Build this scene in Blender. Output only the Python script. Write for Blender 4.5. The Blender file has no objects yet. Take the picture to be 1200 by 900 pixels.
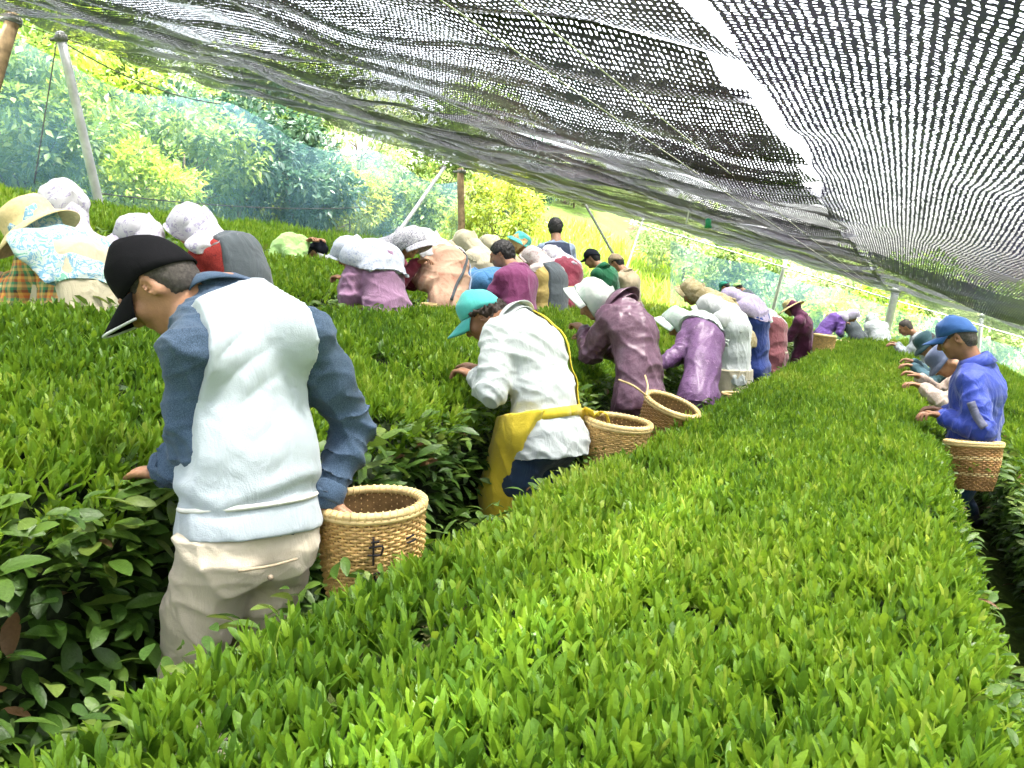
import bpy, math, random
import numpy as np
from mathutils import Vector, Matrix

random.seed(5)
RNG = np.random.default_rng(11)
SC = bpy.context.scene
COL = SC.collection

# ------------------------------------------------------------------ camera
FPX, CX, CY = 1039.0, 600.0, 450.0            # focal length and centre in photo pixels (1200 x 900)
YAW, PITCH = math.radians(23.8), math.radians(4.68)
CAM = np.array([0.0, 0.0, 1.63])
FWD = np.array([-math.sin(YAW) * math.cos(PITCH), math.cos(YAW) * math.cos(PITCH), -math.sin(PITCH)])
RGT = np.array([math.cos(YAW), math.sin(YAW), 0.0])
UPV = np.cross(RGT, FWD)
cd = bpy.data.cameras.new('camera')
cd.sensor_width = 36.0
cd.lens = 36.0 * FPX / 1200.0
cd.clip_start = 0.05
cd.clip_end = 800.0
cam = bpy.data.objects.new('camera', cd)
COL.objects.link(cam)
cam.matrix_world = Matrix(((RGT[0], UPV[0], -FWD[0], CAM[0]), (RGT[1], UPV[1], -FWD[1], CAM[1]),
                           (RGT[2], UPV[2], -FWD[2], CAM[2]), (0, 0, 0, 1)))
SC.camera = cam

# ------------------------------------------------------------------ sky and sun
SUN_EL, SUN_AZ = math.radians(74), math.radians(95)   # azimuth counted clockwise from +Y
w = bpy.data.worlds.new('World')
SC.world = w
w.use_nodes = True
nt = w.node_tree
nt.nodes.clear()
sky = nt.nodes.new('ShaderNodeTexSky')
sky.sky_type = 'NISHITA'
sky.sun_disc = False
sky.sun_elevation = SUN_EL
sky.sun_rotation = SUN_AZ
sky.air_density = 1.4
sky.dust_density = 6.0
sky.ozone_density = 1.0
bg = nt.nodes.new('ShaderNodeBackground')
bg.inputs['Strength'].default_value = 0.13
wo = nt.nodes.new('ShaderNodeOutputWorld')
thin = nt.nodes.new('ShaderNodeHueSaturation')            # thin bright overcast veils the blue
thin.inputs['Saturation'].default_value = .35
thin.inputs['Value'].default_value = 1.5
nt.links.new(sky.outputs[0], thin.inputs['Color'])
nt.links.new(thin.outputs[0], bg.inputs[0])
nt.links.new(bg.outputs[0], wo.inputs[0])

sd = bpy.data.lights.new('sun', 'SUN')
sd.energy = 4.4
sd.angle = math.radians(9.0)
sd.color = (1.0, 0.96, 0.88)
sun = bpy.data.objects.new('sun', sd)
COL.objects.link(sun)
sdir = Vector((math.sin(SUN_AZ) * math.cos(SUN_EL), math.cos(SUN_AZ) * math.cos(SUN_EL), math.sin(SUN_EL)))
sun.rotation_euler = sdir.to_track_quat('Z', 'Y').to_euler()
sun.location = (0, 0, 30)

SC.view_settings.view_transform = 'Standard'
SC.view_settings.look = 'None'
SC.view_settings.gamma = 1.0
SC.view_settings.exposure = 2.8
SC.render.engine = 'CYCLES'
SC.cycles.use_denoising = True
SC.cycles.denoiser = 'OPENIMAGEDENOISE'
SC.cycles.max_bounces = 8
SC.cycles.transparent_max_bounces = 24
SC.cycles.transmission_bounces = 4
SC.cycles.diffuse_bounces = 4
SC.cycles.glossy_bounces = 2
SC.cycles.caustics_reflective = False
SC.cycles.caustics_refractive = False


# ------------------------------------------------------------------ pixel rays -> points in the place
def ray(px, py):
    return FWD + RGT * (px - CX) / FPX - UPV * (py - CY) / FPX


def PL(px, py, lat):
    """where the line of sight through a photo pixel meets the upright plane x = lat"""
    d = ray(px, py)
    return CAM + d * (lat / d[0])


def PY(px, py, y):
    d = ray(px, py)
    return CAM + d * (y / d[1])


def PD(px, py, dep):
    return CAM + ray(px, py) * dep


def proj(p):
    q = np.asarray(p, float) - CAM
    z = q @ FWD
    return (CX + FPX * (q @ RGT) / z, CY - FPX * (q @ UPV) / z)


# ------------------------------------------------------------------ mesh helpers
def mesh_np(name, V, Fs, mats=(), smooth=True, attrs=None, midx=None, uv=None):
    """V (N,3); Fs a list of (M,k) index arrays"""
    V = np.asarray(V, np.float32)
    me = bpy.data.meshes.new(name)
    me.vertices.add(len(V))
    me.vertices.foreach_set('co', V.ravel())
    Fs = [np.asarray(F, np.int32) for F in Fs if len(F)]
    nl = sum(F.size for F in Fs)
    npoly = sum(len(F) for F in Fs)
    me.loops.add(nl)
    me.polygons.add(npoly)
    li = np.concatenate([F.ravel() for F in Fs]).astype(np.int32)
    me.loops.foreach_set('vertex_index', li)
    tot = np.concatenate([np.full(len(F), F.shape[1], np.int32) for F in Fs])
    st = np.concatenate([[0], np.cumsum(tot)[:-1]]).astype(np.int32)
    me.polygons.foreach_set('loop_start', st)
    me.polygons.foreach_set('loop_total', tot)
    me.polygons.foreach_set('use_smooth', np.full(npoly, smooth, bool))
    for m in mats:
        me.materials.append(m)
    if midx is not None:
        me.polygons.foreach_set('material_index', np.asarray(midx, np.int32))
    if attrs:
        for k, a in attrs.items():
            at = me.attributes.new(k, 'FLOAT', 'POINT')
            at.data.foreach_set('value', np.asarray(a, np.float32))
    if uv is not None:
        ul = me.uv_layers.new(name='UVMap')
        ul.data.foreach_set('uv', np.asarray(uv, np.float32)[li].ravel())
    me.update(calc_edges=True)
    me.validate()
    return me


def link(name, me, parent=None, loc=None):
    o = bpy.data.objects.new(name, me)
    COL.objects.link(o)
    if parent is not None:
        o.parent = parent
    if loc is not None:
        o.location = loc
    return o


def tag(o, label=None, cat=None, group=None, kind=None):
    if label:
        o['label'] = label
    if cat:
        o['category'] = cat
    if group:
        o['group'] = group
    if kind:
        o['kind'] = kind
    return o


def empty(name, loc, label=None, cat=None, group=None):
    o = bpy.data.objects.new(name, None)
    COL.objects.link(o)
    o.empty_display_size = 0.1
    o.location = loc
    return tag(o, label, cat, group)


def unit(v):
    v = np.asarray(v, float)
    return v / (np.linalg.norm(v) + 1e-12)


def catmull(P, n):
    """smooth a polyline; P (k,d) -> (m,d) with n steps per span"""
    P = np.asarray(P, float)
    if len(P) < 3 or n < 2:
        return P
    Q = np.vstack([2 * P[0] - P[1], P, 2 * P[-1] - P[-2]])
    out = []
    for i in range(1, len(Q) - 2):
        p0, p1, p2, p3 = Q[i - 1], Q[i], Q[i + 1], Q[i + 2]
        for t in np.arange(n) / n:
            out.append(.5 * ((2 * p1) + (-p0 + p2) * t + (2 * p0 - 5 * p1 + 4 * p2 - p3) * t * t + (-p0 + 3 * p1 - 3 * p2 + p3) * t ** 3))
    out.append(P[-1])
    return np.array(out)


def tube(P, R, n=8, caps=True):
    P = np.asarray(P, float)
    R = np.full(len(P), R, float) if np.isscalar(R) else np.asarray(R, float)
    T = np.gradient(P, axis=0)
    T /= np.linalg.norm(T, axis=1)[:, None] + 1e-12
    a = np.array([0, 0, 1.0]) if abs(T[0][2]) < .9 else np.array([1.0, 0, 0])
    u = unit(np.cross(T[0], a))
    V, ang = [], np.arange(n) / n * 2 * math.pi
    for i in range(len(P)):
        u = unit(u - T[i] * (u @ T[i]))
        v = np.cross(T[i], u)
        V.append(P[i] + R[i] * (np.cos(ang)[:, None] * u + np.sin(ang)[:, None] * v))
    V = np.concatenate(V)
    k = np.arange(n)
    F = np.concatenate([np.stack([i * n + k, i * n + (k + 1) % n, (i + 1) * n + (k + 1) % n, (i + 1) * n + k], 1) for i in range(len(P) - 1)])
    Fs = [F]
    if caps:
        b = len(V)
        V = np.vstack([V, P[0] - T[0] * R[0] * .4, P[-1] + T[-1] * R[-1] * .4])
        e = (len(P) - 1) * n
        Fs.append(np.concatenate([np.stack([(k + 1) % n, k, np.full(n, b)], 1), np.stack([e + k, e + (k + 1) % n, np.full(n, b + 1)], 1)]))
    return V, Fs


def join(parts):
    """merge [(V,[F..]),...] into one (V,[quads, tris]) and return also the face counts"""
    Vs, Q, T, off = [], [], [], 0
    for V, Fs in parts:
        Vs.append(V)
        for F in Fs:
            F = np.asarray(F)
            if len(F):
                (Q if F.shape[1] == 4 else T).append(F + off)
        off += len(V)
    return np.vstack(Vs), [np.concatenate(x) for x in (Q, T) if x]


def grid_faces(nu, nv, wrap=False):
    """faces of a (nu x nv) vertex grid, index = i*nv + j; wrap closes j"""
    i = np.arange(nu - 1)[:, None]
    j = np.arange(nv if wrap else nv - 1)[None, :]
    a = i * nv + j
    b = i * nv + (j + 1) % nv
    return np.stack([a, b, b + nv, a + nv], -1).reshape(-1, 4)


_KS = []
_kr = np.random.default_rng(3)
for _o in range(4):
    _KS.append([(unit(_kr.normal(size=3)), _kr.uniform(0, 6.28), _kr.uniform(.75, 1.3)) for _ in range(5)])


def noise3(P, f=1.0, oct=3):
    P = np.asarray(P, float)
    r, a, tot = 0, 1.0, 0
    for o in range(oct):
        for d, ph, s in _KS[o % 4]:
            x = P @ d * (f * s * 2 ** o)
            r = r + a * np.sin(x + ph + 1.3 * np.sin(.7 * x + 2.1 * (P @ d[[1, 2, 0]]) * f * 2 ** o))
        tot += a * 2.2
        a *= .5
    return r / tot


# ------------------------------------------------------------------ materials
def new_mat(name):
    m = bpy.data.materials.new(name)
    m.use_nodes = True
    n = m.node_tree
    n.nodes.clear()
    out = n.nodes.new('ShaderNodeOutputMaterial')
    return m, n, out


def nd(n, typ, **kw):
    x = n.nodes.new(typ)
    for k, v in kw.items():
        if k in x.inputs.keys() if isinstance(k, str) else False:
            x.inputs[k].default_value = v
        else:
            setattr(x, k, v)
    return x


def ramp(n, stops, fac=None, interp='LINEAR'):
    r = n.nodes.new('ShaderNodeValToRGB')
    r.color_ramp.interpolation = interp
    e = r.color_ramp.elements
    while len(e) < len(stops):
        e.new(.5)
    for el, (p, c) in zip(e, stops):
        el.position = p
        el.color = (*c, 1) if len(c) == 3 else c
    if fac is not None:
        n.links.new(fac, r.inputs[0])
    return r


def coords(n, scale=1.0, rot=(0, 0, 0)):
    t = n.nodes.new('ShaderNodeTexCoord')
    m = n.nodes.new('ShaderNodeMapping')
    m.inputs['Scale'].default_value = (scale,) * 3 if np.isscalar(scale) else scale
    m.inputs['Rotation'].default_value = rot
    n.links.new(t.outputs['Object'], m.inputs[0])
    return m.outputs[0]


def noise_tex(n, vec, scale, detail=4, rough=.55, dist=0):
    x = n.nodes.new('ShaderNodeTexNoise')
    x.inputs['Scale'].default_value = scale
    x.inputs['Detail'].default_value = detail
    x.inputs['Roughness'].default_value = rough
    x.inputs['Distortion'].default_value = dist
    if vec is not None:
        n.links.new(vec, x.inputs['Vector'])
    return x


def bump(n, h, strength=.3, dist=.01):
    b = n.nodes.new('ShaderNodeBump')
    b.inputs['Strength'].default_value = strength
    b.inputs['Distance'].default_value = dist
    n.links.new(h, b.inputs['Height'])
    return b.outputs[0]


def principled(n, out, color=None, rough=.7, normal=None, spec=.3):
    p = n.nodes.new('ShaderNodeBsdfPrincipled')
    if color is not None:
        if isinstance(color, tuple):
            p.inputs['Base Color'].default_value = (*color, 1)
        else:
            n.links.new(color, p.inputs['Base Color'])
    p.inputs['Roughness'].default_value = rough
    p.inputs['Specular IOR Level'].default_value = spec
    if normal is not None:
        n.links.new(normal, p.inputs['Normal'])
    n.links.new(p.outputs[0], out.inputs[0])
    return p


def simple(name, col, rough=.6, var=.15, scale=12, bumps=.15, spec=.3, metal=0):
    m, n, out = new_mat(name)
    v = coords(n)
    t = noise_tex(n, v, scale, 5)
    c = np.array(col)
    r = ramp(n, [(.3, tuple(c * (1 - var))), (.7, tuple(np.minimum(c * (1 + var), 1)))], t.outputs[0])
    t2 = noise_tex(n, v, scale * 6, 3)
    p = principled(n, out, r.outputs[0], rough, bump(n, t2.outputs[0], bumps, .004), spec)
    p.inputs['Metallic'].default_value = metal
    return m


def cloth(name, col, rough=.85, var=.08, weave=260, fold=.35, sheen=.2, spec=.2, streak=None):
    """woven cloth: fine weave and creases in the bump, slight unevenness of the dye"""
    m, n, out = new_mat(name)
    v = coords(n)
    big = noise_tex(n, v, 9, 5)
    c = np.array(col, float) * .78
    r = ramp(n, [(.3, tuple(c * (1 - var))), (.7, tuple(np.minimum(c * (1 + var), 1)))], big.outputs[0])
    colr = r.outputs[0]
    fine = noise_tex(n, v, weave, 2, .7)
    if streak:                                            # warp and weft of two shades
        mx = n.nodes.new('ShaderNodeMix')
        mx.data_type = 'RGBA'
        s = noise_tex(n, v, 420, 2, .7)
        rr = ramp(n, [(.42, (0, 0, 0)), (.62, (.8, .8, .8))], s.outputs[0])
        n.links.new(rr.outputs[0], mx.inputs[0])
        n.links.new(colr, mx.inputs[6])
        mx.inputs[7].default_value = (*streak, 1)
        colr = mx.outputs[2]
    cre = noise_tex(n, coords(n, (1, 1, .6)), 11, 3, .5, 1.2)
    a = n.nodes.new('ShaderNodeMath')
    a.operation = 'MULTIPLY_ADD'
    n.links.new(cre.outputs[0], a.inputs[0])
    a.inputs[1].default_value = 9.0
    n.links.new(fine.outputs[0], a.inputs[2])
    p = principled(n, out, colr, rough, bump(n, a.outputs[0], fold, .006), spec)
    p.inputs['Sheen Weight'].default_value = sheen
    return m


def printed(name, stops, scale=30, kind='noise', rough=.85, interp='CONSTANT', dist=1.5, spec=.2):
    """printed cloth: blotches of the given colours"""
    stops = [(q, tuple(np.array(c_) * .74)) for q, c_ in stops]
    m, n, out = new_mat(name)
    v = coords(n)
    if kind == 'voronoi':
        x = n.nodes.new('ShaderNodeTexVoronoi')
        x.inputs['Scale'].default_value = scale
        wv = noise_tex(n, v, scale * .6, 3)
        vm = n.nodes.new('ShaderNodeVectorMath')
        vm.operation = 'MULTIPLY_ADD'
        n.links.new(wv.outputs['Color'], vm.inputs[0])
        vm.inputs[1].default_value = (.04, .04, .04)
        n.links.new(v, vm.inputs[2])
        n.links.new(vm.outputs[0], x.inputs['Vector'])
        sp = n.nodes.new('ShaderNodeSeparateColor')
        n.links.new(x.outputs['Color'], sp.inputs[0])
        f = sp.outputs[0]
    else:
        f = noise_tex(n, v, scale, 3, .6, dist).outputs[0]
    r = ramp(n, stops, f, interp)
    cre = noise_tex(n, v, 14, 4, .5, 1.2)
    principled(n, out, r.outputs[0], rough, bump(n, cre.outputs[0], .35, .012), spec)
    return m


def plaid(name, cols, scale=16):
    m, n, out = new_mat(name)
    v = coords(n, scale)
    sp = n.nodes.new('ShaderNodeSeparateXYZ')
    n.links.new(v, sp.inputs[0])
    outs = []
    for k, ch in enumerate((0, 2)):
        f = n.nodes.new('ShaderNodeMath')
        f.operation = 'FRACT'
        n.links.new(sp.outputs[ch], f.inputs[0])
        st = [(i / len(cols), c) for i, c in enumerate(cols if k == 0 else cols[::-1])]
        outs.append(ramp(n, st, f.outputs[0], 'CONSTANT').outputs[0])
    mx = n.nodes.new('ShaderNodeMix')
    mx.data_type = 'RGBA'
    mx.inputs[0].default_value = .5
    n.links.new(outs[0], mx.inputs[6])
    n.links.new(outs[1], mx.inputs[7])
    cre = noise_tex(n, coords(n), 14, 4, .5, 1.2)
    principled(n, out, mx.outputs[2], .85, bump(n, cre.outputs[0], .35, .012), .2)
    return m


def leaf_mat(name, stops, rough=.38, trans=.35, spec=.5):
    """leaf: colour by the leaf's own age (attribute rnd), veined, lets light through"""
    m, n, out = new_mat(name)
    at = n.nodes.new('ShaderNodeAttribute')
    at.attribute_name = 'rnd'
    r = ramp(n, stops, at.outputs['Fac'])
    t = noise_tex(n, coords(n), 160, 2)
    hs = n.nodes.new('ShaderNodeHueSaturation')
    mr = n.nodes.new('ShaderNodeMapRange')
    mr.inputs['To Min'].default_value = .75
    mr.inputs['To Max'].default_value = 1.25
    n.links.new(t.outputs[0], mr.inputs[0])
    n.links.new(mr.outputs[0], hs.inputs['Value'])
    n.links.new(r.outputs[0], hs.inputs['Color'])
    p = n.nodes.new('ShaderNodeBsdfPrincipled')
    p.inputs['Roughness'].default_value = rough
    p.inputs['Specular IOR Level'].default_value = spec
    n.links.new(hs.outputs[0], p.inputs['Base Color'])
    tr = n.nodes.new('ShaderNodeBsdfTranslucent')
    g = n.nodes.new('ShaderNodeHueSaturation')
    g.inputs['Hue'].default_value = .485
    g.inputs['Value'].default_value = 1.5
    n.links.new(hs.outputs[0], g.inputs['Color'])
    n.links.new(g.outputs[0], tr.inputs['Color'])
    n.links.new(bump(n, t.outputs[0], .35, .004), p.inputs['Normal'])
    mx = n.nodes.new('ShaderNodeMixShader')
    mx.inputs[0].default_value = trans
    n.links.new(p.outputs[0], mx.inputs[1])
    n.links.new(tr.outputs[0], mx.inputs[2])
    n.links.new(mx.outputs[0], out.inputs[0])
    return m


# ------------------------------------------------------------------ leaves
LEAF_T = {  # rows along the leaf: (t, half width)
    3: [(0, .12), (.16, .58), (.42, .98), (.68, .98), (.88, .66), (1, .10)],
    2: [(0, .15), (.3, .9), (.72, .95), (1, .12)],
    1: [(0, .1), (.45, 1.0), (1, .05)],
}


def leaves(pos, axis, nrm, L, W, rnd, lod=2, bend=.25, fold=.28):
    """many leaves at once -> V, F, rnd attribute"""
    rows = LEAF_T[lod]
    N = len(pos)
    axis = axis / (np.linalg.norm(axis, axis=1)[:, None] + 1e-9)
    side = np.cross(axis, nrm)
    side /= np.linalg.norm(side, axis=1)[:, None] + 1e-9
    nr = np.cross(side, axis)
    bend = np.broadcast_to(bend, (N,))
    V = []
    for t, hw in rows:
        c = pos + axis * (L * t)[:, None] - nr * (bend * L * t * t)[:, None]
        for s in (-1, 0, 1):
            V.append(c + side * (s * hw * W)[:, None] + nr * (abs(s) * fold * hw * W)[:, None])
    V = np.stack(V, 1)
    k = V.shape[1]
    F = []
    for r in range(len(rows) - 1):
        a = r * 3
        F += [[a, a + 1, a + 4, a + 3], [a + 1, a + 2, a + 5, a + 4]]
    F = np.array(F)
    FF = (np.arange(N)[:, None, None] * k + F[None]).reshape(-1, 4)
    return V.reshape(-1, 3), [FF], np.repeat(rnd, k)


def join_leaves(L):
    V, F = join([(a, b) for a, b, c in L])
    return V, F, np.concatenate([c for a, b, c in L])


def rand_unit(n):
    v = RNG.normal(size=(n, 3))
    return v / np.linalg.norm(v, axis=1)[:, None]


# ------------------------------------------------------------------ the lie of the land
_GX = np.array([-200, -120, -60, -30, -20, -14, -9, -7.2, -5.2, -3.4, -1.49, .36, 2.3, 6, 20, 200.])
_GZ = np.array([12, 11, 10, 8.2, 7.0, 4.9, 2.6, 1.95, 1.35, .85, .27, 0, -.55, -1.5, -3, -6.])


def gz(x, y=None):
    """ground height: rises to -x across the rows, level along them, rising behind the far end"""
    x = np.asarray(x, float)
    z = np.interp(x, _GX, _GZ)
    if y is not None:
        y = np.asarray(y, float)
        z = z + np.clip(y - 24, 0, 40) * .10
    return z


def canopy_z(x):
    x = np.asarray(x, float)
    return np.where(x < 0, 2.07 - .31 * x, 2.07 - .35 * x)
# ================================================================== GROUND
m, n, out = new_mat('earth_and_grass')
v = coords(n)
t1 = noise_tex(n, v, .5, 6)
t2 = noise_tex(n, v, 14, 6)
r1 = ramp(n, [(.38, (.055, .042, .026)), (.5, (.07, .11, .025)), (.68, (.13, .21, .035))], t1.outputs[0])
mx = n.nodes.new('ShaderNodeMix'); mx.data_type = 'RGBA'; mx.blend_type = 'MULTIPLY'; mx.inputs[0].default_value = .7
n.links.new(r1.outputs[0], mx.inputs[6])
r2 = ramp(n, [(.3, (.45, .45, .45)), (.7, (1.2, 1.2, 1.1))], t2.outputs[0])
n.links.new(r2.outputs[0], mx.inputs[7])
principled(n, out, mx.outputs[2], .95, bump(n, t2.outputs[0], .8, .05), .1)
M_EARTH = m
gx = np.unique(np.concatenate([np.linspace(-200, -30, 40), np.linspace(-30, 10, 90), np.linspace(10, 200, 30)]))
gy = np.unique(np.concatenate([np.linspace(-60, -5, 14), np.linspace(-5, 45, 90), np.linspace(45, 320, 50)]))
X, Y = np.meshgrid(gx, gy, indexing='ij')
far = np.clip((np.abs(X + 2) - 9) / 8, 0, 1) + np.clip((Y - 25) / 6, 0, 1)
Z = gz(X, Y) + np.clip(far, 0, 1) * .35 * noise3(np.stack([X, Y, X * 0], -1), .5)
G = mesh_np('ground', np.stack([X, Y, Z], -1).reshape(-1, 3), [grid_faces(len(gx), len(gy))[:, ::-1]], [M_EARTH])
tag(link('ground', G), kind='structure')

# ================================================================== TEA HEDGES
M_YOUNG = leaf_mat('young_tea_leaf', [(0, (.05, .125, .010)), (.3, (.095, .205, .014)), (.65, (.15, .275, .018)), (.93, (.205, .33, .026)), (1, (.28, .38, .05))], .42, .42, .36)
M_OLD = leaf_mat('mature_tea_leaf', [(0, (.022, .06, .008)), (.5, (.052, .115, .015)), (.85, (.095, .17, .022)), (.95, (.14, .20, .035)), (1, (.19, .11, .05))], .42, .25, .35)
M_TWIG = simple('tea_twig_bark', (.05, .036, .024), .9, .4, 30, .5)
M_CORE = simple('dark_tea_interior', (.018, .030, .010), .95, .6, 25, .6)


class Hedge:
    def __init__(s, x0, x1, z0, z1, ya, yb):
        s.x0, s.x1, s.z0, s.z1, s.ya, s.yb = x0, x1, z0, z1, ya, yb

    def top(s, x, y):
        u = (x - s.x0) / (s.x1 - s.x0)
        z = s.z0 + (s.z1 - s.z0) * u
        e = np.minimum(u, 1 - u) * (s.x1 - s.x0)          # distance to the nearer edge
        e2 = np.minimum(np.minimum(e, np.abs(y - s.ya) + .02), np.abs(s.yb - y) + .02)
        rnd_ = np.sqrt(np.clip(1 - (1 - np.clip(e2 / .16, 0, 1)) ** 2, 0, 1))
        return z - .16 * (1 - rnd_) + .02 * noise3(np.stack([x, y, 0 * x], -1), 4, 2)


def build_hedge(H, label, sides=(True, True), dens=1.0, plucked=()):
    root = empty('tea_hedge', ((H.x0 + H.x1) / 2, (H.ya + H.yb) / 2, float(gz((H.x0 + H.x1) / 2))), label, 'tea hedge', 'clipped rows of tea bushes under the shade nets')
    base = np.array(root.location)
    young, old = [], []
    wdt = H.x1 - H.x0
    y = H.ya
    while y < H.yb - 1e-6:
        xm = (H.x0 + H.x1) / 2
        d = math.hypot(min(abs(H.x0), abs(H.x1)) if H.x0 * H.x1 > 0 else 0, y)
        y2 = min(H.yb, y + max(.5, d * .3))
        d = max(d, .8)
        if d < 2.6: dn, nl, lod, sc = 1450, 5, 3, .84
        elif d < 5: dn, nl, lod, sc = 1300, 5, 2, .86
        elif d < 9: dn, nl, lod, sc = 950, 4, 2, .95
        elif d < 14: dn, nl, lod, sc = 480, 4, 1, 1.2
        else: dn, nl, lod, sc = 320, 4, 1, 1.4
        N = int(wdt * (y2 - y) * dn * dens)
        x = RNG.uniform(H.x0 + .01, H.x1 - .01, N)
        yy = RNG.uniform(y, y2, N)
        # clumps of taller and shorter shoots, bare spots here and there
        cl = noise3(np.stack([x, yy, 0 * x], -1), 9, 2)
        keep = cl > -.78
        x, yy, cl = x[keep], yy[keep], cl[keep]
        N = len(x)
        z = H.top(x, yy)
        edge = np.minimum(x - H.x0, H.x1 - x)
        tall = (RNG.uniform(.055, .105, N) + .02 * cl) * np.where(edge < .1, .7, 1) * sc
        tilt = RNG.normal(0, .13, (N, 2))
        tilt[:, 0] += np.where(edge < .12, np.where(x - H.x0 < H.x1 - x, -.3, .3), 0)
        ax = np.stack([tilt[:, 0], tilt[:, 1], np.ones(N)], 1)
        ax /= np.linalg.norm(ax, axis=1)[:, None]
        p0 = np.stack([x, yy, z - .05], 1)
        age = np.clip(RNG.normal(.5, .2, N) + .18 * cl + .22 * noise3(np.stack([x, yy, 0 * x], -1), 1.3, 2), 0, .94)
        az0 = RNG.uniform(0, 6.28, N)
        for k in range(nl):
            f = k / max(nl - 1, 1)                        # 0 lowest leaf, 1 the bud
            az = az0 + k * 2.4 + RNG.normal(0, .3, N)
            spread = (0.56 - .44 * f) * RNG.uniform(.65, 1.25, N)
            rad = np.stack([np.cos(az), np.sin(az), 0 * az], 1)
            dv = ax * np.cos(spread)[:, None] + rad * np.sin(spread)[:, None]
            L = (.070 - .020 * f) * RNG.uniform(.75, 1.3, N) * sc
            W = L * RNG.uniform(.125, .185, N) * (1 if f < 1 else .6)
            nv = ax * .4 - rad * 1.0 + RNG.normal(0, .25, (N, 3))
            pos = p0 + ax * (tall * (.15 + .75 * f))[:, None]
            young.append(leaves(pos, dv, -nv if False else nv, L, W, np.clip(age + .22 * (f - .5) + RNG.normal(0, .06, N), 0, 1), lod, RNG.uniform(-.1, .35, N)))
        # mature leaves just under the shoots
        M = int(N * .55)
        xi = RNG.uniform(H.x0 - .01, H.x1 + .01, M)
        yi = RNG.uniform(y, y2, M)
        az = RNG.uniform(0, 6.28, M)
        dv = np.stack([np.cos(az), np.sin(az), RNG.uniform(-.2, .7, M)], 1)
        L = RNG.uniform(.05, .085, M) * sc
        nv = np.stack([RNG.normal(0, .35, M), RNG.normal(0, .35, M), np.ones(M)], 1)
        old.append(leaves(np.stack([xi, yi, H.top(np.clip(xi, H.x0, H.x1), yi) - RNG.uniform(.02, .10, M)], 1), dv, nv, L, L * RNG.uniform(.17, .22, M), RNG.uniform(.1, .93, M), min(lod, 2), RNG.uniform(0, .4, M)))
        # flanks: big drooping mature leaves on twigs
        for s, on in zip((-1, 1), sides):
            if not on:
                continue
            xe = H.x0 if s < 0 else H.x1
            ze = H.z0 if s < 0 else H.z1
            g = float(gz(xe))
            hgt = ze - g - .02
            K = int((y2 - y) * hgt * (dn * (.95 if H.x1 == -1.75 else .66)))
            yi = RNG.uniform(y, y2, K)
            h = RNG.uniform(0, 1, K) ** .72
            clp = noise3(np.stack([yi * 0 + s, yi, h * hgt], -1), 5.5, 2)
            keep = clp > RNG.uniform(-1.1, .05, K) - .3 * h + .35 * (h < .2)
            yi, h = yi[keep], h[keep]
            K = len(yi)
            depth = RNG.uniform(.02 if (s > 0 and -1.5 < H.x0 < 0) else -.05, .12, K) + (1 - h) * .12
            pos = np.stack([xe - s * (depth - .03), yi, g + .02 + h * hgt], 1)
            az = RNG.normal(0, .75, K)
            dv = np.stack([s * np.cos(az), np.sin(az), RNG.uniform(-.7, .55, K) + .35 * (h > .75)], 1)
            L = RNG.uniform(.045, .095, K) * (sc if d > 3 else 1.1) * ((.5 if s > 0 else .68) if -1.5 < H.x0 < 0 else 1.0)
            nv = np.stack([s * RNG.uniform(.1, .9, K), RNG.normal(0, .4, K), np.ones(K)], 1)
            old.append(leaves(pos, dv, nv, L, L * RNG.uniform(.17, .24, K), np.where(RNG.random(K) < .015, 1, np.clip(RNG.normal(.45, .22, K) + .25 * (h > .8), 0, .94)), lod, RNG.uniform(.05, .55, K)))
        y = y2
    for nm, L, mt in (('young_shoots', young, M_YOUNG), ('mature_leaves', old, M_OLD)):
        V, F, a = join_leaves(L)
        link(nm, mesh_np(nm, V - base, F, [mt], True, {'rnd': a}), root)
    # solid core blocking the view through; near-black colour stands in for inner shade
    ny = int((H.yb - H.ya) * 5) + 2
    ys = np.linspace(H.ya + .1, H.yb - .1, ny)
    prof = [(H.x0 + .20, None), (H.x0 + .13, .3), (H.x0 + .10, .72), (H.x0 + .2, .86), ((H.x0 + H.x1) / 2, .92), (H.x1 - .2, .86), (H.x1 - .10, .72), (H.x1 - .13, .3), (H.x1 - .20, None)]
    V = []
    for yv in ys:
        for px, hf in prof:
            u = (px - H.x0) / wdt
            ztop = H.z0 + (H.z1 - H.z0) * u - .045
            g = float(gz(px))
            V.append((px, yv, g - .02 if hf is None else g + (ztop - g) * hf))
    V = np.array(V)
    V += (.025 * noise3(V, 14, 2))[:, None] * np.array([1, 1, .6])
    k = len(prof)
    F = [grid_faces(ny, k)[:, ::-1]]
    me = mesh_np('shade_core', V - base, F, [M_CORE])
    link('shade_core', me, root)
    return root


HC = Hedge(-1.2, .225, 1.0, .93, -.6, 20.5)
H1 = Hedge(-3.10, -1.75, 1.66, 1.2, -.6, 20.5)
H2 = Hedge(-4.98, -3.86, 2.12, 1.72, 1.5, 10.4)
H3 = Hedge(-6.85, -5.5, 2.62, 2.22, 2.0, 11.0)
HR = Hedge(.60, 1.95, .80, .42, 2.2, 20.5)
build_hedge(HC, 'broad clipped tea hedge in front with tall bright shoots between the two picking aisles')
build_hedge(H1, 'tea hedge the black capped man picks from, with dark drooping leaves down its side')
build_hedge(H2, 'tea hedge rising behind the women in white headscarves', dens=.9)
build_hedge(H3, 'uppermost tea hedge nearest the leafy hillside', dens=.9)
build_hedge(HR, 'tea hedge behind the man in the blue jacket, downhill of his aisle', dens=.9)

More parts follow.
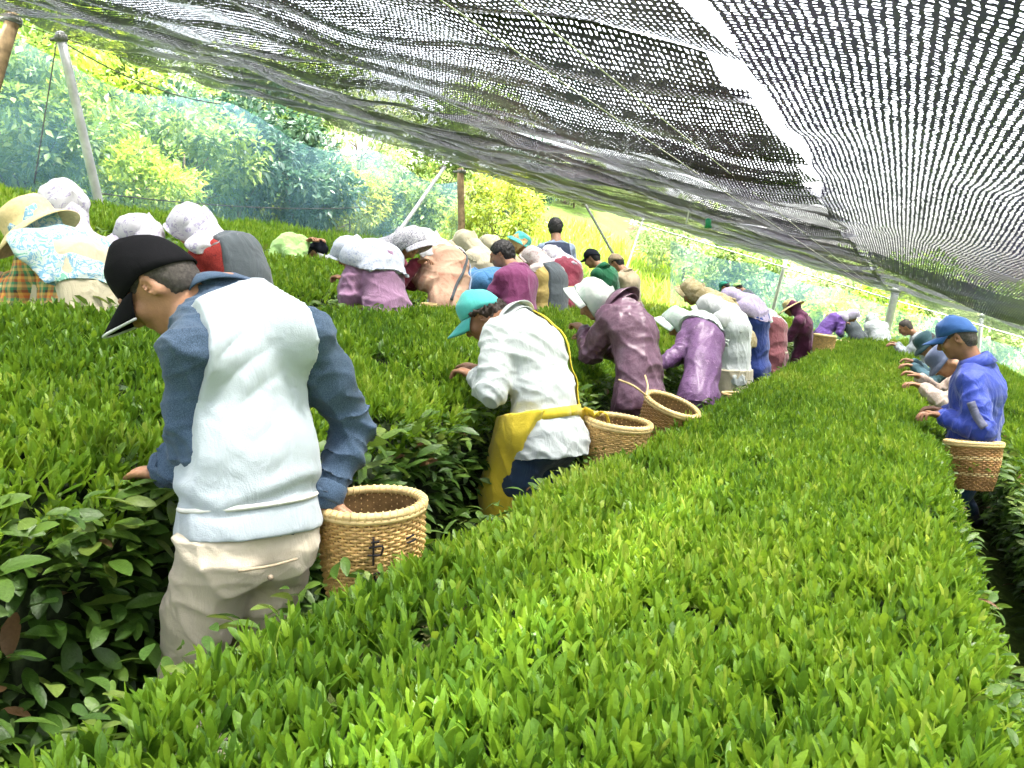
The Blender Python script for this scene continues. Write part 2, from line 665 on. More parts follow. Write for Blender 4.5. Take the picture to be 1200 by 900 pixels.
# ================================================================== SHADE NETS
def net_mat(name, pu, pv, wu, wv, col, wob=.35, breakup=.3, speckle=.3):
    m, n, out = new_mat(name)
    uvn = n.nodes.new('ShaderNodeUVMap')
    uvn.uv_map = 'UVMap'
    mp = n.nodes.new('ShaderNodeMapping')
    mp.inputs['Scale'].default_value = (1 / pu, 1 / pv, 1)
    n.links.new(uvn.outputs[0], mp.inputs[0])
    ns = noise_tex(n, mp.outputs[0], .55, 2, .6)
    vm = n.nodes.new('ShaderNodeVectorMath'); vm.operation = 'MULTIPLY_ADD'
    n.links.new(ns.outputs['Color'], vm.inputs[0])
    vm.inputs[1].default_value = (wob * 2, wob * 2, 0)
    n.links.new(mp.outputs[0], vm.inputs[2])
    sp = n.nodes.new('ShaderNodeSeparateXYZ')
    n.links.new(vm.outputs[0], sp.inputs[0])
    wn = noise_tex(n, mp.outputs[0], .8, 2, .6)
    big = noise_tex(n, mp.outputs[0], .09, 3, .6)

    spk = noise_tex(n, mp.outputs[0], .24, 2, .7)

    def line(o, wdt, amp):
        f = n.nodes.new('ShaderNodeMath'); f.operation = 'FRACT'; n.links.new(o, f.inputs[0])
        a = n.nodes.new('ShaderNodeMath'); a.operation = 'PINGPONG'; a.inputs[1].default_value = .5
        n.links.new(f.outputs[0], a.inputs[0])                       # 0 on the thread, .5 in the hole
        th = n.nodes.new('ShaderNodeMath'); th.operation = 'MULTIPLY_ADD'
        n.links.new(wn.outputs[0], th.inputs[0]); th.inputs[1].default_value = amp; th.inputs[2].default_value = wdt / 2 - amp * .5
        th2 = n.nodes.new('ShaderNodeMath'); th2.operation = 'MULTIPLY_ADD'
        n.links.new(big.outputs[0], th2.inputs[0]); th2.inputs[1].default_value = .10; n.links.new(th.outputs[0], th2.inputs[2])
        th3 = n.nodes.new('ShaderNodeMath'); th3.operation = 'SUBTRACT'; n.links.new(th2.outputs[0], th3.inputs[0]); th3.inputs[1].default_value = .05
        th4 = n.nodes.new('ShaderNodeMath'); th4.operation = 'MULTIPLY_ADD'
        n.links.new(spk.outputs[0], th4.inputs[0]); th4.inputs[1].default_value = speckle; n.links.new(th3.outputs[0], th4.inputs[2])
        th5 = n.nodes.new('ShaderNodeMath'); th5.operation = 'SUBTRACT'; n.links.new(th4.outputs[0], th5.inputs[0]); th5.inputs[1].default_value = speckle * .5
        c = n.nodes.new('ShaderNodeMath'); c.operation = 'LESS_THAN'
        n.links.new(a.outputs[0], c.inputs[0]); n.links.new(th5.outputs[0], c.inputs[1])
        return c.outputs[0]
    a = line(sp.outputs[0], wu, breakup * .4)
    b = line(sp.outputs[1], wv, breakup)
    mxm = n.nodes.new('ShaderNodeMath'); mxm.operation = 'MAXIMUM'
    n.links.new(a, mxm.inputs[0]); n.links.new(b, mxm.inputs[1])
    r = ramp(n, [(.35, tuple(np.array(col) * .6)), (.7, tuple(np.array(col) * 1.6))], wn.outputs[0])
    p0 = n.nodes.new('ShaderNodeBsdfPrincipled')
    p0.inputs['Roughness'].default_value = .4
    p0.inputs['Specular IOR Level'].default_value = .5
    n.links.new(r.outputs[0], p0.inputs['Base Color'])
    tlc = n.nodes.new('ShaderNodeBsdfTranslucent')
    n.links.new(r.outputs[0], tlc.inputs['Color'])
    p = n.nodes.new('ShaderNodeMixShader')
    p.inputs[0].default_value = .08
    n.links.new(p0.outputs[0], p.inputs[1]); n.links.new(tlc.outputs[0], p.inputs[2])
    tb = n.nodes.new('ShaderNodeBsdfTransparent')
    mx = n.nodes.new('ShaderNodeMixShader')
    n.links.new(mxm.outputs[0], mx.inputs[0]); n.links.new(tb.outputs[0], mx.inputs[1]); n.links.new(p.outputs[0], mx.inputs[2])
    n.links.new(mx.outputs[0], out.inputs[0])
    return m


M_NET_L = net_mat('black_shade_net_fine', .0130, .024, .60, .54, (.013, .0125, .016), .5, .55, .26)
M_NET_R = net_mat('black_shade_net_coarse', .0165, .021, .50, .56, (.013, .010, .028), .45, .8, .22)


def net_strip(root, base, xa, xb, ya, yb, nx, ny, zfun, mat, mod=True):
    us, vs = np.linspace(0, 1, nx), np.linspace(0, 1, ny)
    U, Vv = np.meshgrid(us, vs, indexing='ij')
    xa_ = xa(Vv) if callable(xa) else xa
    xb_ = xb(Vv) if callable(xb) else xb
    Xx = xa_ + (xb_ - xa_) * U
    Yy = ya + (yb - ya) * Vv
    Zz = zfun(Xx, Yy, U, Vv)
    P = np.stack([Xx, Yy, Zz], -1).reshape(-1, 3)
    uv = np.stack([Xx, Yy], -1).reshape(-1, 2)
    me = mesh_np('net_strip', P - base, [grid_faces(nx, ny)], [mat], True, None, None, uv)
    return link('net_strip', me, root)


YEND = 22.0
rootA = empty('shade_net', (-3.7, 10, float(canopy_z(-3.7))), 'wide black shade net of overlapping sagging strips covering the uphill rows', 'shade net', 'black shade nets stretched over the tea')
bA = np.array(rootA.location)
y = -1.2
i = 0
while y < YEND - .05:
    wd = .52 if y < 9 else .85
    y2 = min(YEND, y + wd)
    ph, am = RNG.uniform(0, 6.28), RNG.uniform(.6, 1.25)
    tilt = RNG.normal(0, .03)
    lift = RNG.uniform(.0, .035)

    def zf(x, yy, U, V, ph=ph, am=am, tilt=tilt, lift=lift):
        sag = -.055 * am * np.sin(np.pi * V) * (.7 + .3 * np.sin(x * 1.7 + ph))
        wire = -.05 * np.abs(np.sin(x * 1.25)) ** 1.0
        ends = -.10 * np.clip((-6.7 - x) / .5, 0, 1)
        wv = .028 * np.sin(x * 5.3 + ph) * (1 - np.abs(2 * V - 1)) + .03 * noise3(np.stack([x, yy, 0 * x], -1), 2.2, 2)
        open_ = -np.clip(np.sin(x * 1.1 + ph * 3) - .72, 0, 1) * .16 * V ** 6       # a lip that hangs open in places
        return canopy_z(x) + sag + wire + ends + wv + tilt * (V - .5) + lift * (1 - V) + open_
    teeth = lambda V, k=i: -.385 + .10 * V ** 1.5 + .012 * math.sin(k * 7.1)
    net_strip(rootA, bA, -7.25, teeth, y - .02, y2 + .03, 110, 8, zf, M_NET_L)
    y = y2
    i += 1

rootB = empty('shade_net', (1.4, 4, float(canopy_z(1.4))), 'coarse black shade net close overhead on the downhill side of the gap', 'shade net', 'black shade nets stretched over the tea')
bB = np.array(rootB.location)


def zB(x, yy, U, V):
    return (canopy_z(x) - .03 * np.abs(np.sin(x * 2.1)) - .05 * np.abs(np.sin(yy * .9 + .4)) ** 2 + .025 * noise3(np.stack([x, yy, 0 * x], -1), 1.8, 2)
            - .17 * np.clip((yy - 7.4) / 1.4, 0, 1) ** 2 * np.sin(np.pi * np.clip(U * 1.6, 0, 1)) + .02 * np.clip(.15 - U, 0, 1) * np.sin(yy * 9))


net_strip(rootB, bB, lambda V: -.300 - .10 * np.clip((V * 10.4 - 1.6 - 3.2) / 2.6, 0, 1) + .006 * np.sin(V * 90), 3.4, -1.6, 8.8, 70, 160, zB, M_NET_R)
rootC = empty('shade_net', (1.4, 15, float(canopy_z(1.4))), 'far shade net beyond the drooping hem on the downhill side', 'shade net', 'black shade nets stretched over the tea')
bC = np.array(rootC.location)


def zC(x, yy, U, V):
    return (canopy_z(x) + .03 - .05 * np.abs(np.sin(x * 2.1 + .5)) - .07 * np.abs(np.sin(yy * .8 + .2)) ** 2 + .03 * noise3(np.stack([x, yy, 0 * x], -1), 1.8, 2)
            - .1 * np.clip((yy - 21) / 1, 0, 1))


net_strip(rootC, bC, lambda V: -.31 - .10 * np.clip((V - .12) / .2, 0, 1), 3.6, 8.45, YEND, 60, 110, zC, M_NET_L)

# ------------------------------------------------------------------ pale blue insect screens round the plot
m, n, out = new_mat('pale_blue_fine_screen')
v = coords(n)
t = noise_tex(n, v, .7, 4, .6, .8)
mr = n.nodes.new('ShaderNodeMapRange')
mr.inputs['From Min'].default_value = .35; mr.inputs['From Max'].default_value = .7
mr.inputs['To Min'].default_value = .08; mr.inputs['To Max'].default_value = .30
n.links.new(t.outputs[0], mr.inputs[0])
df = nd(n, 'ShaderNodeBsdfDiffuse'); df.inputs[0].default_value = (.36, .66, .86, 1)
tl = nd(n, 'ShaderNodeBsdfTranslucent'); tl.inputs[0].default_value = (.36, .68, .92, 1)
m1 = nd(n, 'ShaderNodeMixShader'); m1.inputs[0].default_value = .5
n.links.new(df.outputs[0], m1.inputs[1]); n.links.new(tl.outputs[0], m1.inputs[2])
tb = nd(n, 'ShaderNodeBsdfTransparent')
m2 = nd(n, 'ShaderNodeMixShader')
n.links.new(mr.outputs[0], m2.inputs[0]); n.links.new(tb.outputs[0], m2.inputs[1]); n.links.new(m1.outputs[0], m2.inputs[2])
n.links.new(m2.outputs[0], out.inputs[0])
M_SCREEN = m


def screen(label, A, B, ztop, nseg, drop=.02, amp=.08):
    """hanging screen from A to B (x, y pairs); ztop(s) gives its top edge"""
    A, B = np.array(A, float), np.array(B, float)
    s = np.linspace(0, 1, nseg)[:, None]
    h = np.linspace(0, 1, 12)[None, :]
    xy = A + (B - A) * s
    nrm = unit(np.array([B[1] - A[1], A[0] - B[0]]))
    L = np.linalg.norm(B - A)
    off = amp * np.sin(s * L * 2.3) * (1 - h) * .6 + amp * noise3(np.stack([s * L + 0 * h, 0 * s + h * 2, 0 * s * h], -1), 1.5, 2) * (1 - h * .7)
    X = xy[:, 0][:, None] + nrm[0] * off
    Y = xy[:, 1][:, None] + nrm[1] * off
    g = gz(xy[:, 0], xy[:, 1])[:, None]
    zt = np.array([ztop(q) for q in s[:, 0]])[:, None]
    Z = g - .03 + (zt - g) * h
    base = np.array([*(A + B) / 2, float(gz(*(A + B) / 2))])
    me = mesh_np('insect_screen', np.stack([X, Y, Z], -1).reshape(-1, 3) - base, [grid_faces(nseg, 12)], [M_SCREEN])
    return tag(link('insect_screen', me, None, base), label, 'screen net', 'pale blue screens hung round the plot')


screen('pale blue see-through screen hung along the uphill edge in front of the bushes', (-7.35, 5.2), (-7.45, 14.6), lambda q: 4.15 - .22 * math.sin(q * 9) ** 2 - .1 * q, 70)
screen('pale blue see-through screen closing the far end of the plot below the nets', (-5.6, 22.9), (3.9, 22.7), lambda q: float(canopy_z(-5.6 + 9.5 * q)) - .30 - .12 * abs(math.sin(q * 14)), 80)

# ================================================================== POLES AND WIRES
M_STEEL = simple('galvanised_pipe', (.50, .51, .50), .42, .2, 9, .1, .5, .55)
M_WOOD = simple('weathered_post', (.23, .16, .085), .9, .4, 14, .5, .2)
M_GREY = simple('dark_pipe', (.17, .175, .16), .6, .25, 14, .2, .4)
M_WIRE = simple('rusty_wire', (.09, .085, .08), .6, .3, 20, .2)
M_STRING = simple('white_cord', (.68, .68, .62), .8, .1, 20, .2)


def pole(label, top, bot, r, mat, name='support_pole', group='poles holding up the nets', fit=True, r2=None):
    top, bot = np.array(top), np.array(bot)
    d = unit(top - bot)
    g = float(gz(bot[0], bot[1]))
    foot = bot + d * ((g - .05 - bot[2]) / d[2]) if d[2] > .2 else bot
    k = 8
    P = foot + (top - foot) * np.linspace(0, 1, k)[:, None]
    P += noise3(P, 3, 1)[:, None] * np.array([.006, .006, 0]) * (3 if mat is M_WOOD else .5)
    root = empty(name, foot, label, 'pole', group)
    V, F = tube(P, np.linspace(r2 or r, r, k), 12)
    link('shaft', mesh_np('shaft', V - foot, F, [mat]), root)
    # a clamp with a bolt where the net wire is tied
    c = top - d * .05
    V, F = join([tube([c - d * .025, c + d * .025], r * 1.35, 12), tube([c, c + unit(np.cross(d, FWD)) * r * 2.4], r * .35, 6)])
    link('clamp', mesh_np('clamp', V - foot, F, [M_GREY if mat is not M_GREY else M_WIRE]), root)
    return root


pole('thick galvanised pole leaning left above the women in floral and white scarves', PL(70, 38, -7.0), PL(120, 255, -6.9), .042, M_STEEL)
pole('old brown wooden post cut by the upper left corner', PL(16, 18, -7.3), PL(-12, 140, -7.3), .06, M_WOOD, 'wooden_post')
pole('slanting pale pipe brace between the shrubs and the patterned headscarf', PL(521, 196, -7.15), PL(470, 268, -6.4), .028, M_STEEL, 'brace_pole')
pole('upright brown wooden post behind the peach jacket', PL(541, 198, -7.1), PL(539, 290, -7.1), .06, M_WOOD, 'wooden_post')
pole('dark slanting pipe above the man in the green shirt', PL(684, 236, -6.6), PL(718, 296, -5.9), .030, M_GREY, 'brace_pole')
pole('thin pale pipe rising behind the tan cap', PL(756, 250, -6.0), PL(733, 318, -5.6), .026, M_STEEL, 'brace_pole')
pole('pale pipe standing behind the straw hat by the far screen', PY(922, 300, 22.2), PY(905, 366, 22.3), .045, M_STEEL)
pole('stout white post at the far end of the middle hedge', PY(1050, 338, 21.6), PY(1036, 400, 21.6), .085, M_STEEL, r2=.10)
pole('thin pale post beyond the blue cap', PY(1151, 368, 22.2), PY(1147, 405, 22.2), .045, M_STEEL)


def wire(label, pts, r, mat, name='support_wire', sag=.1, group='wires and cords under the nets'):
    a, b = np.array(pts[0]), np.array(pts[-1])
    t = np.linspace(0, 1, 24)[:, None]
    P = a + (b - a) * t
    P[:, 2] -= (sag * 4 * t * (1 - t))[:, 0]
    V, F = tube(P, r, 6)
    base = np.array(pts[0])
    return tag(link(name, mesh_np(name, V - base, F, [mat]), None, base), label, 'wire', group)


def cz(x, dz=-.06):
    return float(canopy_z(x)) + dz


wire('long wire along the uphill hem of the net', [(-7.2, 3.5, cz(-7.2, -.15)), (-7.15, 22, cz(-7.15, -.1))], .004, M_WIRE, sag=.02)
wire('steel rail across the far end under the hem of the net', [(-6.2, 21.9, cz(-6.2, -.15)), (3.6, 21.9, cz(3.6, -.15))], .020, M_STEEL, 'cross_rail', .02)
wire('pale cord running beside the ragged edge of the gap', [(-.62, -.8, cz(-.62, -.10)), (-.62, 21.8, cz(-.62, -.10))], .0016, M_STRING, 'cord', .02)
wire('second pale cord, slightly farther uphill from the ragged edge', [(-.80, -.8, cz(-.80, -.11)), (-.72, 21.8, cz(-.72, -.1))], .0016, M_STRING, 'cord', .03)
wire('dark guy wire from the thick galvanised pole to the ground', [PL(66, 50, -7.0), PL(40, 215, -7.2)], .006, M_WIRE, 'guy_wire', .0)
wire('rusty line tied between the thick pole and the hem uphill', [PL(78, 52, -7.0), PL(262, 122, -7.3)], .006, M_WIRE, 'guy_wire', .1)
wire('low line stretched across the shrubs behind the white scarves', [PL(112, 226, -7.1), PL(440, 242, -7.2)], .006, M_WIRE, 'guy_wire', .08)
for k, (px, lb) in enumerate(((807, 'limp white tie cord hanging from the net, plain'), (833, 'white tie cord with a green clip hanging under the net'))):
    a = PY(px, 222, 8.2)
    b = PY(px - 3 + 0 * k, 262, 8.2)
    r0 = empty('tie_cord', a, lb, 'cord', 'wires and cords under the nets')
    P = catmull([a, (a + b) / 2 + np.array([.02, 0, 0]), b], 5)
    V, F = tube(P, .007, 6)
    link('cord', mesh_np('cord', V - a, F, [M_STRING]), r0)
    if k:
        V, F = join([tube([b + (0, 0, .04), b - (0, 0, .03)], .028, 8), tube([b - (.03, 0, .03), b + (.03, 0, -.03)], .012, 6)])
        link('clip', mesh_np('clip', V - a, F, [simple('green_plastic', (.03, .28, .13), .4, .1, 10, .05)]), r0)

# ================================================================== HILLSIDE PLANTS
BUSH_M = {
    'lime': leaf_mat('lime_leaf', [(0, (.10, .19, .02)), (.5, (.22, .34, .035)), (1, (.40, .48, .08))], .5, .45),
    'mid': leaf_mat('mid_green_leaf', [(0, (.045, .095, .018)), (.5, (.11, .19, .035)), (1, (.24, .32, .07))], .5, .4),
    'dark': leaf_mat('dark_green_leaf', [(0, (.02, .055, .035)), (.5, (.05, .105, .06)), (1, (.11, .18, .09))], .45, .3),
    'pale': leaf_mat('pale_green_leaf', [(0, (.13, .21, .08)), (.5, (.27, .36, .15)), (1, (.46, .50, .28))], .6, .45),
    'yellow': leaf_mat('yellow_green_leaf', [(0, (.07, .11, .012)), (.5, (.20, .27, .025)), (1, (.42, .44, .06))], .5, .45),
    'dry': leaf_mat('dry_stalk', [(0, (.12, .09, .05)), (.5, (.24, .17, .10)), (1, (.36, .28, .18))], .8, .2),
}
M_BARK = simple('grey_brown_bark', (.11, .085, .06), .95, .4, 8, .8)


def bush(name, label, cat, x, y, hgt, rad, kind, nleaf=5000, ls=.11, trunk=.4, group='shrubs and trees on the hillside', sq=1.0, droop=0.0, tk=1.0):
    g = float(gz(x, y))
    base = np.array([x, y, g - .05])
    root = empty(name, base, label, cat, group)
    nb = 11
    limbs, tips = [], []
    top = np.array([RNG.normal(0, .1) * rad, RNG.normal(0, .1) * rad, hgt * .62])
    limbs.append(tube(catmull([np.zeros(3), top * .45 + RNG.normal(0, .05, 3) * rad, top], 4), np.linspace(.035, .012, 9) * hgt * .55 * tk, 8))
    cz0 = hgt * (trunk + (1 - trunk) * .5)
    for k in range(nb):
        a = k * 2.4 + RNG.uniform(0, .5)
        rr = rad * RNG.uniform(.55, .95)
        e = np.array([math.cos(a) * rr, math.sin(a) * rr, cz0 + hgt * (1 - trunk) * .42 * RNG.uniform(-.7, .9)])
        s = top * RNG.uniform(.25, .9)
        limbs.append(tube(catmull([s, (s + e) / 2 + np.array([0, 0, -.06 * hgt]), e], 4), np.linspace(.014, .004, 9) * hgt * .5, 5))
        tips.append(e)
    V, F = join(limbs)
    link('trunk', mesh_np('trunk', V, F, [M_BARK]), root)
    # clumps
    ncl = 46
    cp = rand_unit(ncl) * RNG.uniform(.35, 1.0, (ncl, 1)) ** .6
    cp[:, 2] = np.where(cp[:, 2] < 0, cp[:, 2] * .8, cp[:, 2])
    cc = cp * np.array([rad, rad, hgt * (1 - trunk) * .5 * sq]) + np.array([0, 0, cz0])
    cr = rad * RNG.uniform(.16, .36, ncl)
    per = RNG.multinomial(nleaf, cr ** 2 / (cr ** 2).sum())
    idx = np.repeat(np.arange(ncl), per)
    N = len(idx)
    d = rand_unit(N)
    rr = RNG.uniform(.3, 1.0, N) ** .5
    pos = cc[idx] + d * (cr[idx] * rr)[:, None] * np.array([1, 1, .8])
    ok = pos[:, 2] > .02
    pos, d, idx = pos[ok], d[ok], idx[ok]
    N = len(pos)
    ax = d + rand_unit(N) * .7 + np.array([0, 0, -.1 - droop])
    nv = rand_unit(N) * .7 + np.array([0, 0, 1.0])
    L = ls * RNG.uniform(.6, 1.4, N)
    cb = RNG.normal(0, .18, ncl)
    rn = np.clip(RNG.normal(.45, .17, N) + cb[idx], 0, 1)
    V, F, a = leaves(pos, ax, nv, L, L * RNG.uniform(.2, .3, N), rn, 1, RNG.uniform(0, .4, N))
    link('crown', mesh_np('crown', V, F, [BUSH_M[kind]], True, {'rnd': a}), root)
    return root


def at_hill(px, lat):
    """x, y on the plane x = lat under a photo column"""
    p = PL(px, 300, lat)
    return float(p[0]), float(p[1])


SPEC = [  # photo column, lateral distance, height, radius, leaf kind, leaf size, label
    (25, -8.8, 2.0, 1.0, 'mid', .10, 'mid green shrub at the left edge of the hillside behind the straw hat'),
    (-30, -9.8, 3.0, 1.3, 'lime', .10, 'tall light green shrub mostly cut off by the left edge'),
    (90, -10.5, 2.2, 1.1, 'lime', .10, 'light green shrub framing the thick galvanised pole'),
    (150, -8.6, 1.3, .8, 'lime', .08, 'low light green shrub just right of the thick galvanised pole'),
    (215, -9.2, 1.9, .95, 'mid', .11, 'mid green shrub above the two white headscarves'),
    (275, -9.6, 2.2, 1.15, 'dark', .12, 'dark bluish shrub in the middle of the hillside, its left member'),
    (345, -9.3, 2.1, 1.0, 'dark', .12, 'dark bluish shrub in the middle of the hillside, its right member'),
    (310, -12.5, 2.6, 1.4, 'mid', .13, 'rounded green shrub higher up behind the dark bluish pair'),
    (405, -9.4, 1.6, .85, 'yellow', .09, 'yellow green shrub to the right of the dark bluish pair'),
    (420, -12.0, 2.9, 1.4, 'pale', .12, 'hazy pale shrub under the hem of the net near the slanting brace'),
    (478, -9.0, 1.7, .9, 'mid', .10, 'green shrub behind the foot of the slanting pale brace'),
    (580, -9.2, 2.4, 1.1, 'yellow', .10, 'yellow leaved shrub just right of the upright wooden post'),
    (618, -12.4, 3.0, 1.4, 'dark', .12, 'dark shrub deep behind the yellow leaved one'),
    (505, -12.2, 3.4, 1.3, 'mid', .14, 'long leaved green shrub left of the upright wooden post'),
    (672, -13.6, 2.7, 1.5, 'pale', .12, 'pale shrub beyond the boy in the navy shirt'),
    (745, -12.6, 2.4, 1.4, 'pale', .12, 'washed out pale shrub above the tan cap'),
    (120, -15.5, 2.4, 1.5, 'mid', .14, 'green shrub high on the slope beside the bare patch'),
    (20, -14.5, 2.8, 1.7, 'mid', .14, 'broad green shrub high on the slope in the upper left corner'),
    (260, -17.0, 2.8, 1.9, 'pale', .15, 'pale shrub high on the slope under the open slits of the net'),
    (370, -18.0, 4.0, 2.2, 'mid', .17, 'large green shrub highest on the slope'),
    (560, -20.0, 5.0, 2.4, 'mid', .17, 'large green shrub seen through the far hem of the net'),
]
for px, lat, h_, r_, kd, ls, lb in SPEC:
    bx, by = at_hill(px, lat)
    bush('shrub', lb, 'shrub', bx, by, h_, r_, kd, 5200, ls, .12)
for px, y_, h_, r_, kd, lb in [
    (800, 30, 3.0, 2.0, 'pale', 'pale shrub beyond the far screen above the lilac scarf'),
    (860, 27, 2.3, 1.5, 'mid', 'green shrub beyond the far screen left of the straw hat'),
    (955, 30, 2.4, 1.9, 'pale', 'pale shrub beyond the far screen right of the straw hat'),
    (1010, 27, 1.9, 1.5, 'lime', 'light green shrub beyond the far screen left of the stout white post'),
    (1075, 31, 2.6, 2.0, 'mid', 'green shrub beyond the far screen right of the stout white post'),
    (1150, 28, 2.0, 1.6, 'pale', 'pale shrub beyond the far screen behind the blue cap'),
    (1230, 33, 2.6, 2.2, 'mid', 'green shrub beyond the far screen by the right edge')]:
    p = PY(px, 350, y_)
    bush('shrub', lb, 'shrub', float(p[0]), y_, h_, r_, kd, 4500, .16, .1)
# long grass and weeds over the slope, one mass
def grass_patch(name, pts_fn, N, L0, L1, kind, wid=.006):
    x, y_ = pts_fn(N)
    z = gz(x, y_) - .03
    ax = np.stack([RNG.normal(0, .35, N), RNG.normal(0, .35, N), np.ones(N)], 1)
    L = RNG.uniform(L0, L1, N)
    V, F, a = leaves(np.stack([x, y_, z], 1), ax, rand_unit(N), L, L * wid * 5, np.clip(RNG.normal(.5, .2, N), 0, 1), 1, RNG.uniform(.1, .6, N), .15)
    return tag(link(name, mesh_np(name, V, F, [BUSH_M[kind]], True, {'rnd': a})), kind='stuff')


def slope(N):
    x = -7.6 - RNG.uniform(0, 1, N) ** 1.4 * 16
    y_ = RNG.uniform(3, 26, N)
    return x, y_


def lime_patch(N):
    c = PL(190, 120, -14.0)
    return c[0] + RNG.normal(0, 1.0, N), c[1] + RNG.normal(0, 1.3, N)


def meadow(N):
    x = -4.9 - RNG.uniform(0, 1, N) * 5.5
    y_ = RNG.uniform(11.6, 22, N)
    return x, y_


def farfield(N):
    return RNG.uniform(-12, 6, N), RNG.uniform(22.8, 34, N)


tag(grass_patch('hillside_weeds', slope, 26000, .18, .55, 'mid', .012), 'mixed weeds and grass covering the uphill slope', 'weeds', kind='stuff')
tag(grass_patch('long_grass', lime_patch, 5000, .4, .9, 'lime', .008), 'bright lime long grass patch on the slope above the shrubs', 'grass', kind='stuff')
tag(grass_patch('meadow_grass', meadow, 24000, .2, .5, 'yellow', .009), 'sunlit yellow green grass between the tea and the far screen', 'grass', kind='stuff')
tag(grass_patch('field_grass', farfield, 16000, .25, .6, 'lime', .012), 'bright grass beyond the far screen', 'grass', kind='stuff')
# ================================================================== PEOPLE: an implicit-surface figure builder
from mathutils.bvhtree import BVHTree


class Vol:
    """smooth union of tapered elliptical limbs and ellipsoids, turned into one continuous skin"""

    def __init__(s, k=.03):
        s.pr, s.k, s.clips = [], k, []

    def seg(s, a, b, ra, rb, u=None, fa=1., fb=1., k=None, sub=False):
        """ra, rb: half width along u at each end; fa, fb: depth as a share of it"""
        a, b = np.array(a, float), np.array(b, float)
        t = unit(b - a)
        if u is None:
            u = np.cross(t, [0, 0, 1.]) if abs(t[2]) < .9 else np.cross(t, [0, 1., 0])
        u = unit(np.array(u, float) - t * (np.array(u, float) @ t))
        s.pr.append(('s', a, b, t, u, np.cross(t, u), ra, rb, fa, fb, s.k if k is None else k, sub))

    def chain(s, P, R, u=None, f=None, k=None):
        f = [1.] * len(P) if f is None else f
        for i in range(len(P) - 1):
            s.seg(P[i], P[i + 1], R[i], R[i + 1], u, f[i], f[i + 1], k)

    def ell(s, c, ax, r, k=None, sub=False):
        s.pr.append(('e', np.array(c, float), np.array(ax, float), np.array(r, float), s.k if k is None else k, sub))

    def clip(s, p, nrm):
        s.clips.append((np.array(p, float), unit(nrm)))

    def mesh(s, vox):
        lo, hi = [], []
        for p in s.pr:
            if p[-1]:
                continue
            if p[0] == 's':
                r = max(p[6], p[7], p[6] * p[8], p[7] * p[9])
                lo += [np.minimum(p[1], p[2]) - r]
                hi += [np.maximum(p[1], p[2]) + r]
            else:
                r = p[3].max()
                lo += [p[1] - r]
                hi += [p[1] + r]
        o = np.min(lo, 0) - 3 * vox - .01
        e = np.max(hi, 0) + 3 * vox + .01
        N = np.ceil((e - o) / vox).astype(int) + 1
        D = np.full(N, .5, np.float32)
        ax_ = [o[i] + vox * np.arange(N[i]) for i in range(3)]
        for p in s.pr:
            k = p[-2]
            if p[0] == 's':
                _, a, b, t, u, v, ra, rb, fa, fb, k, sub = p
                r = max(ra, rb, ra * fa, rb * fb) + k + 3 * vox + .02
                l, h = np.minimum(a, b) - r, np.maximum(a, b) + r
            else:
                _, c, A, R, k, sub = p
                r = R.max() + k + 3 * vox + .02
                l, h = c - r, c + r
            i0 = np.clip(np.floor((l - o) / vox).astype(int), 0, N)
            i1 = np.clip(np.ceil((h - o) / vox).astype(int) + 1, 0, N)
            if (i1 <= i0).any():
                continue
            sl = tuple(slice(i0[i], i1[i]) for i in range(3))
            G = np.stack(np.meshgrid(*[ax_[i][sl[i]] for i in range(3)], indexing='ij'), -1)
            if p[0] == 's':
                L = np.linalg.norm(b - a)
                q = G - a
                q -= 0
                w_ = q @ t
                tt = np.clip(w_ / max(L, 1e-6), 0, 1)
                rw = ra + (rb - ra) * tt
                rd = rw * (fa + (fb - fa) * tt)
                m_ = np.minimum(rw, rd)
                ex = w_ - tt * L
                d = (np.sqrt((q @ u / rw) ** 2 + (q @ v / rd) ** 2 + (ex / m_) ** 2 + 1e-12) - 1) * m_
            else:
                q = (G - c) @ A.T
                d = (np.sqrt(((q / R) ** 2).sum(-1) + 1e-12) - 1) * R.min()
            d = d.astype(np.float32)
            Dv = D[sl]
            if sub:
                D[sl] = np.maximum(Dv, -d)
            else:
                hh = np.clip(.5 + .5 * (d - Dv) / max(k, 1e-5), 0, 1)
                D[sl] = d * (1 - hh) + Dv * hh - k * hh * (1 - hh)
        for p, nn in s.clips:
            G0 = [(ax_[i] - p[i]) * nn[i] for i in range(3)]
            D = np.maximum(D, G0[0][:, None, None] + G0[1][None, :, None] + G0[2][None, None, :])
        return surface_nets(D.astype(np.float32), o, vox)


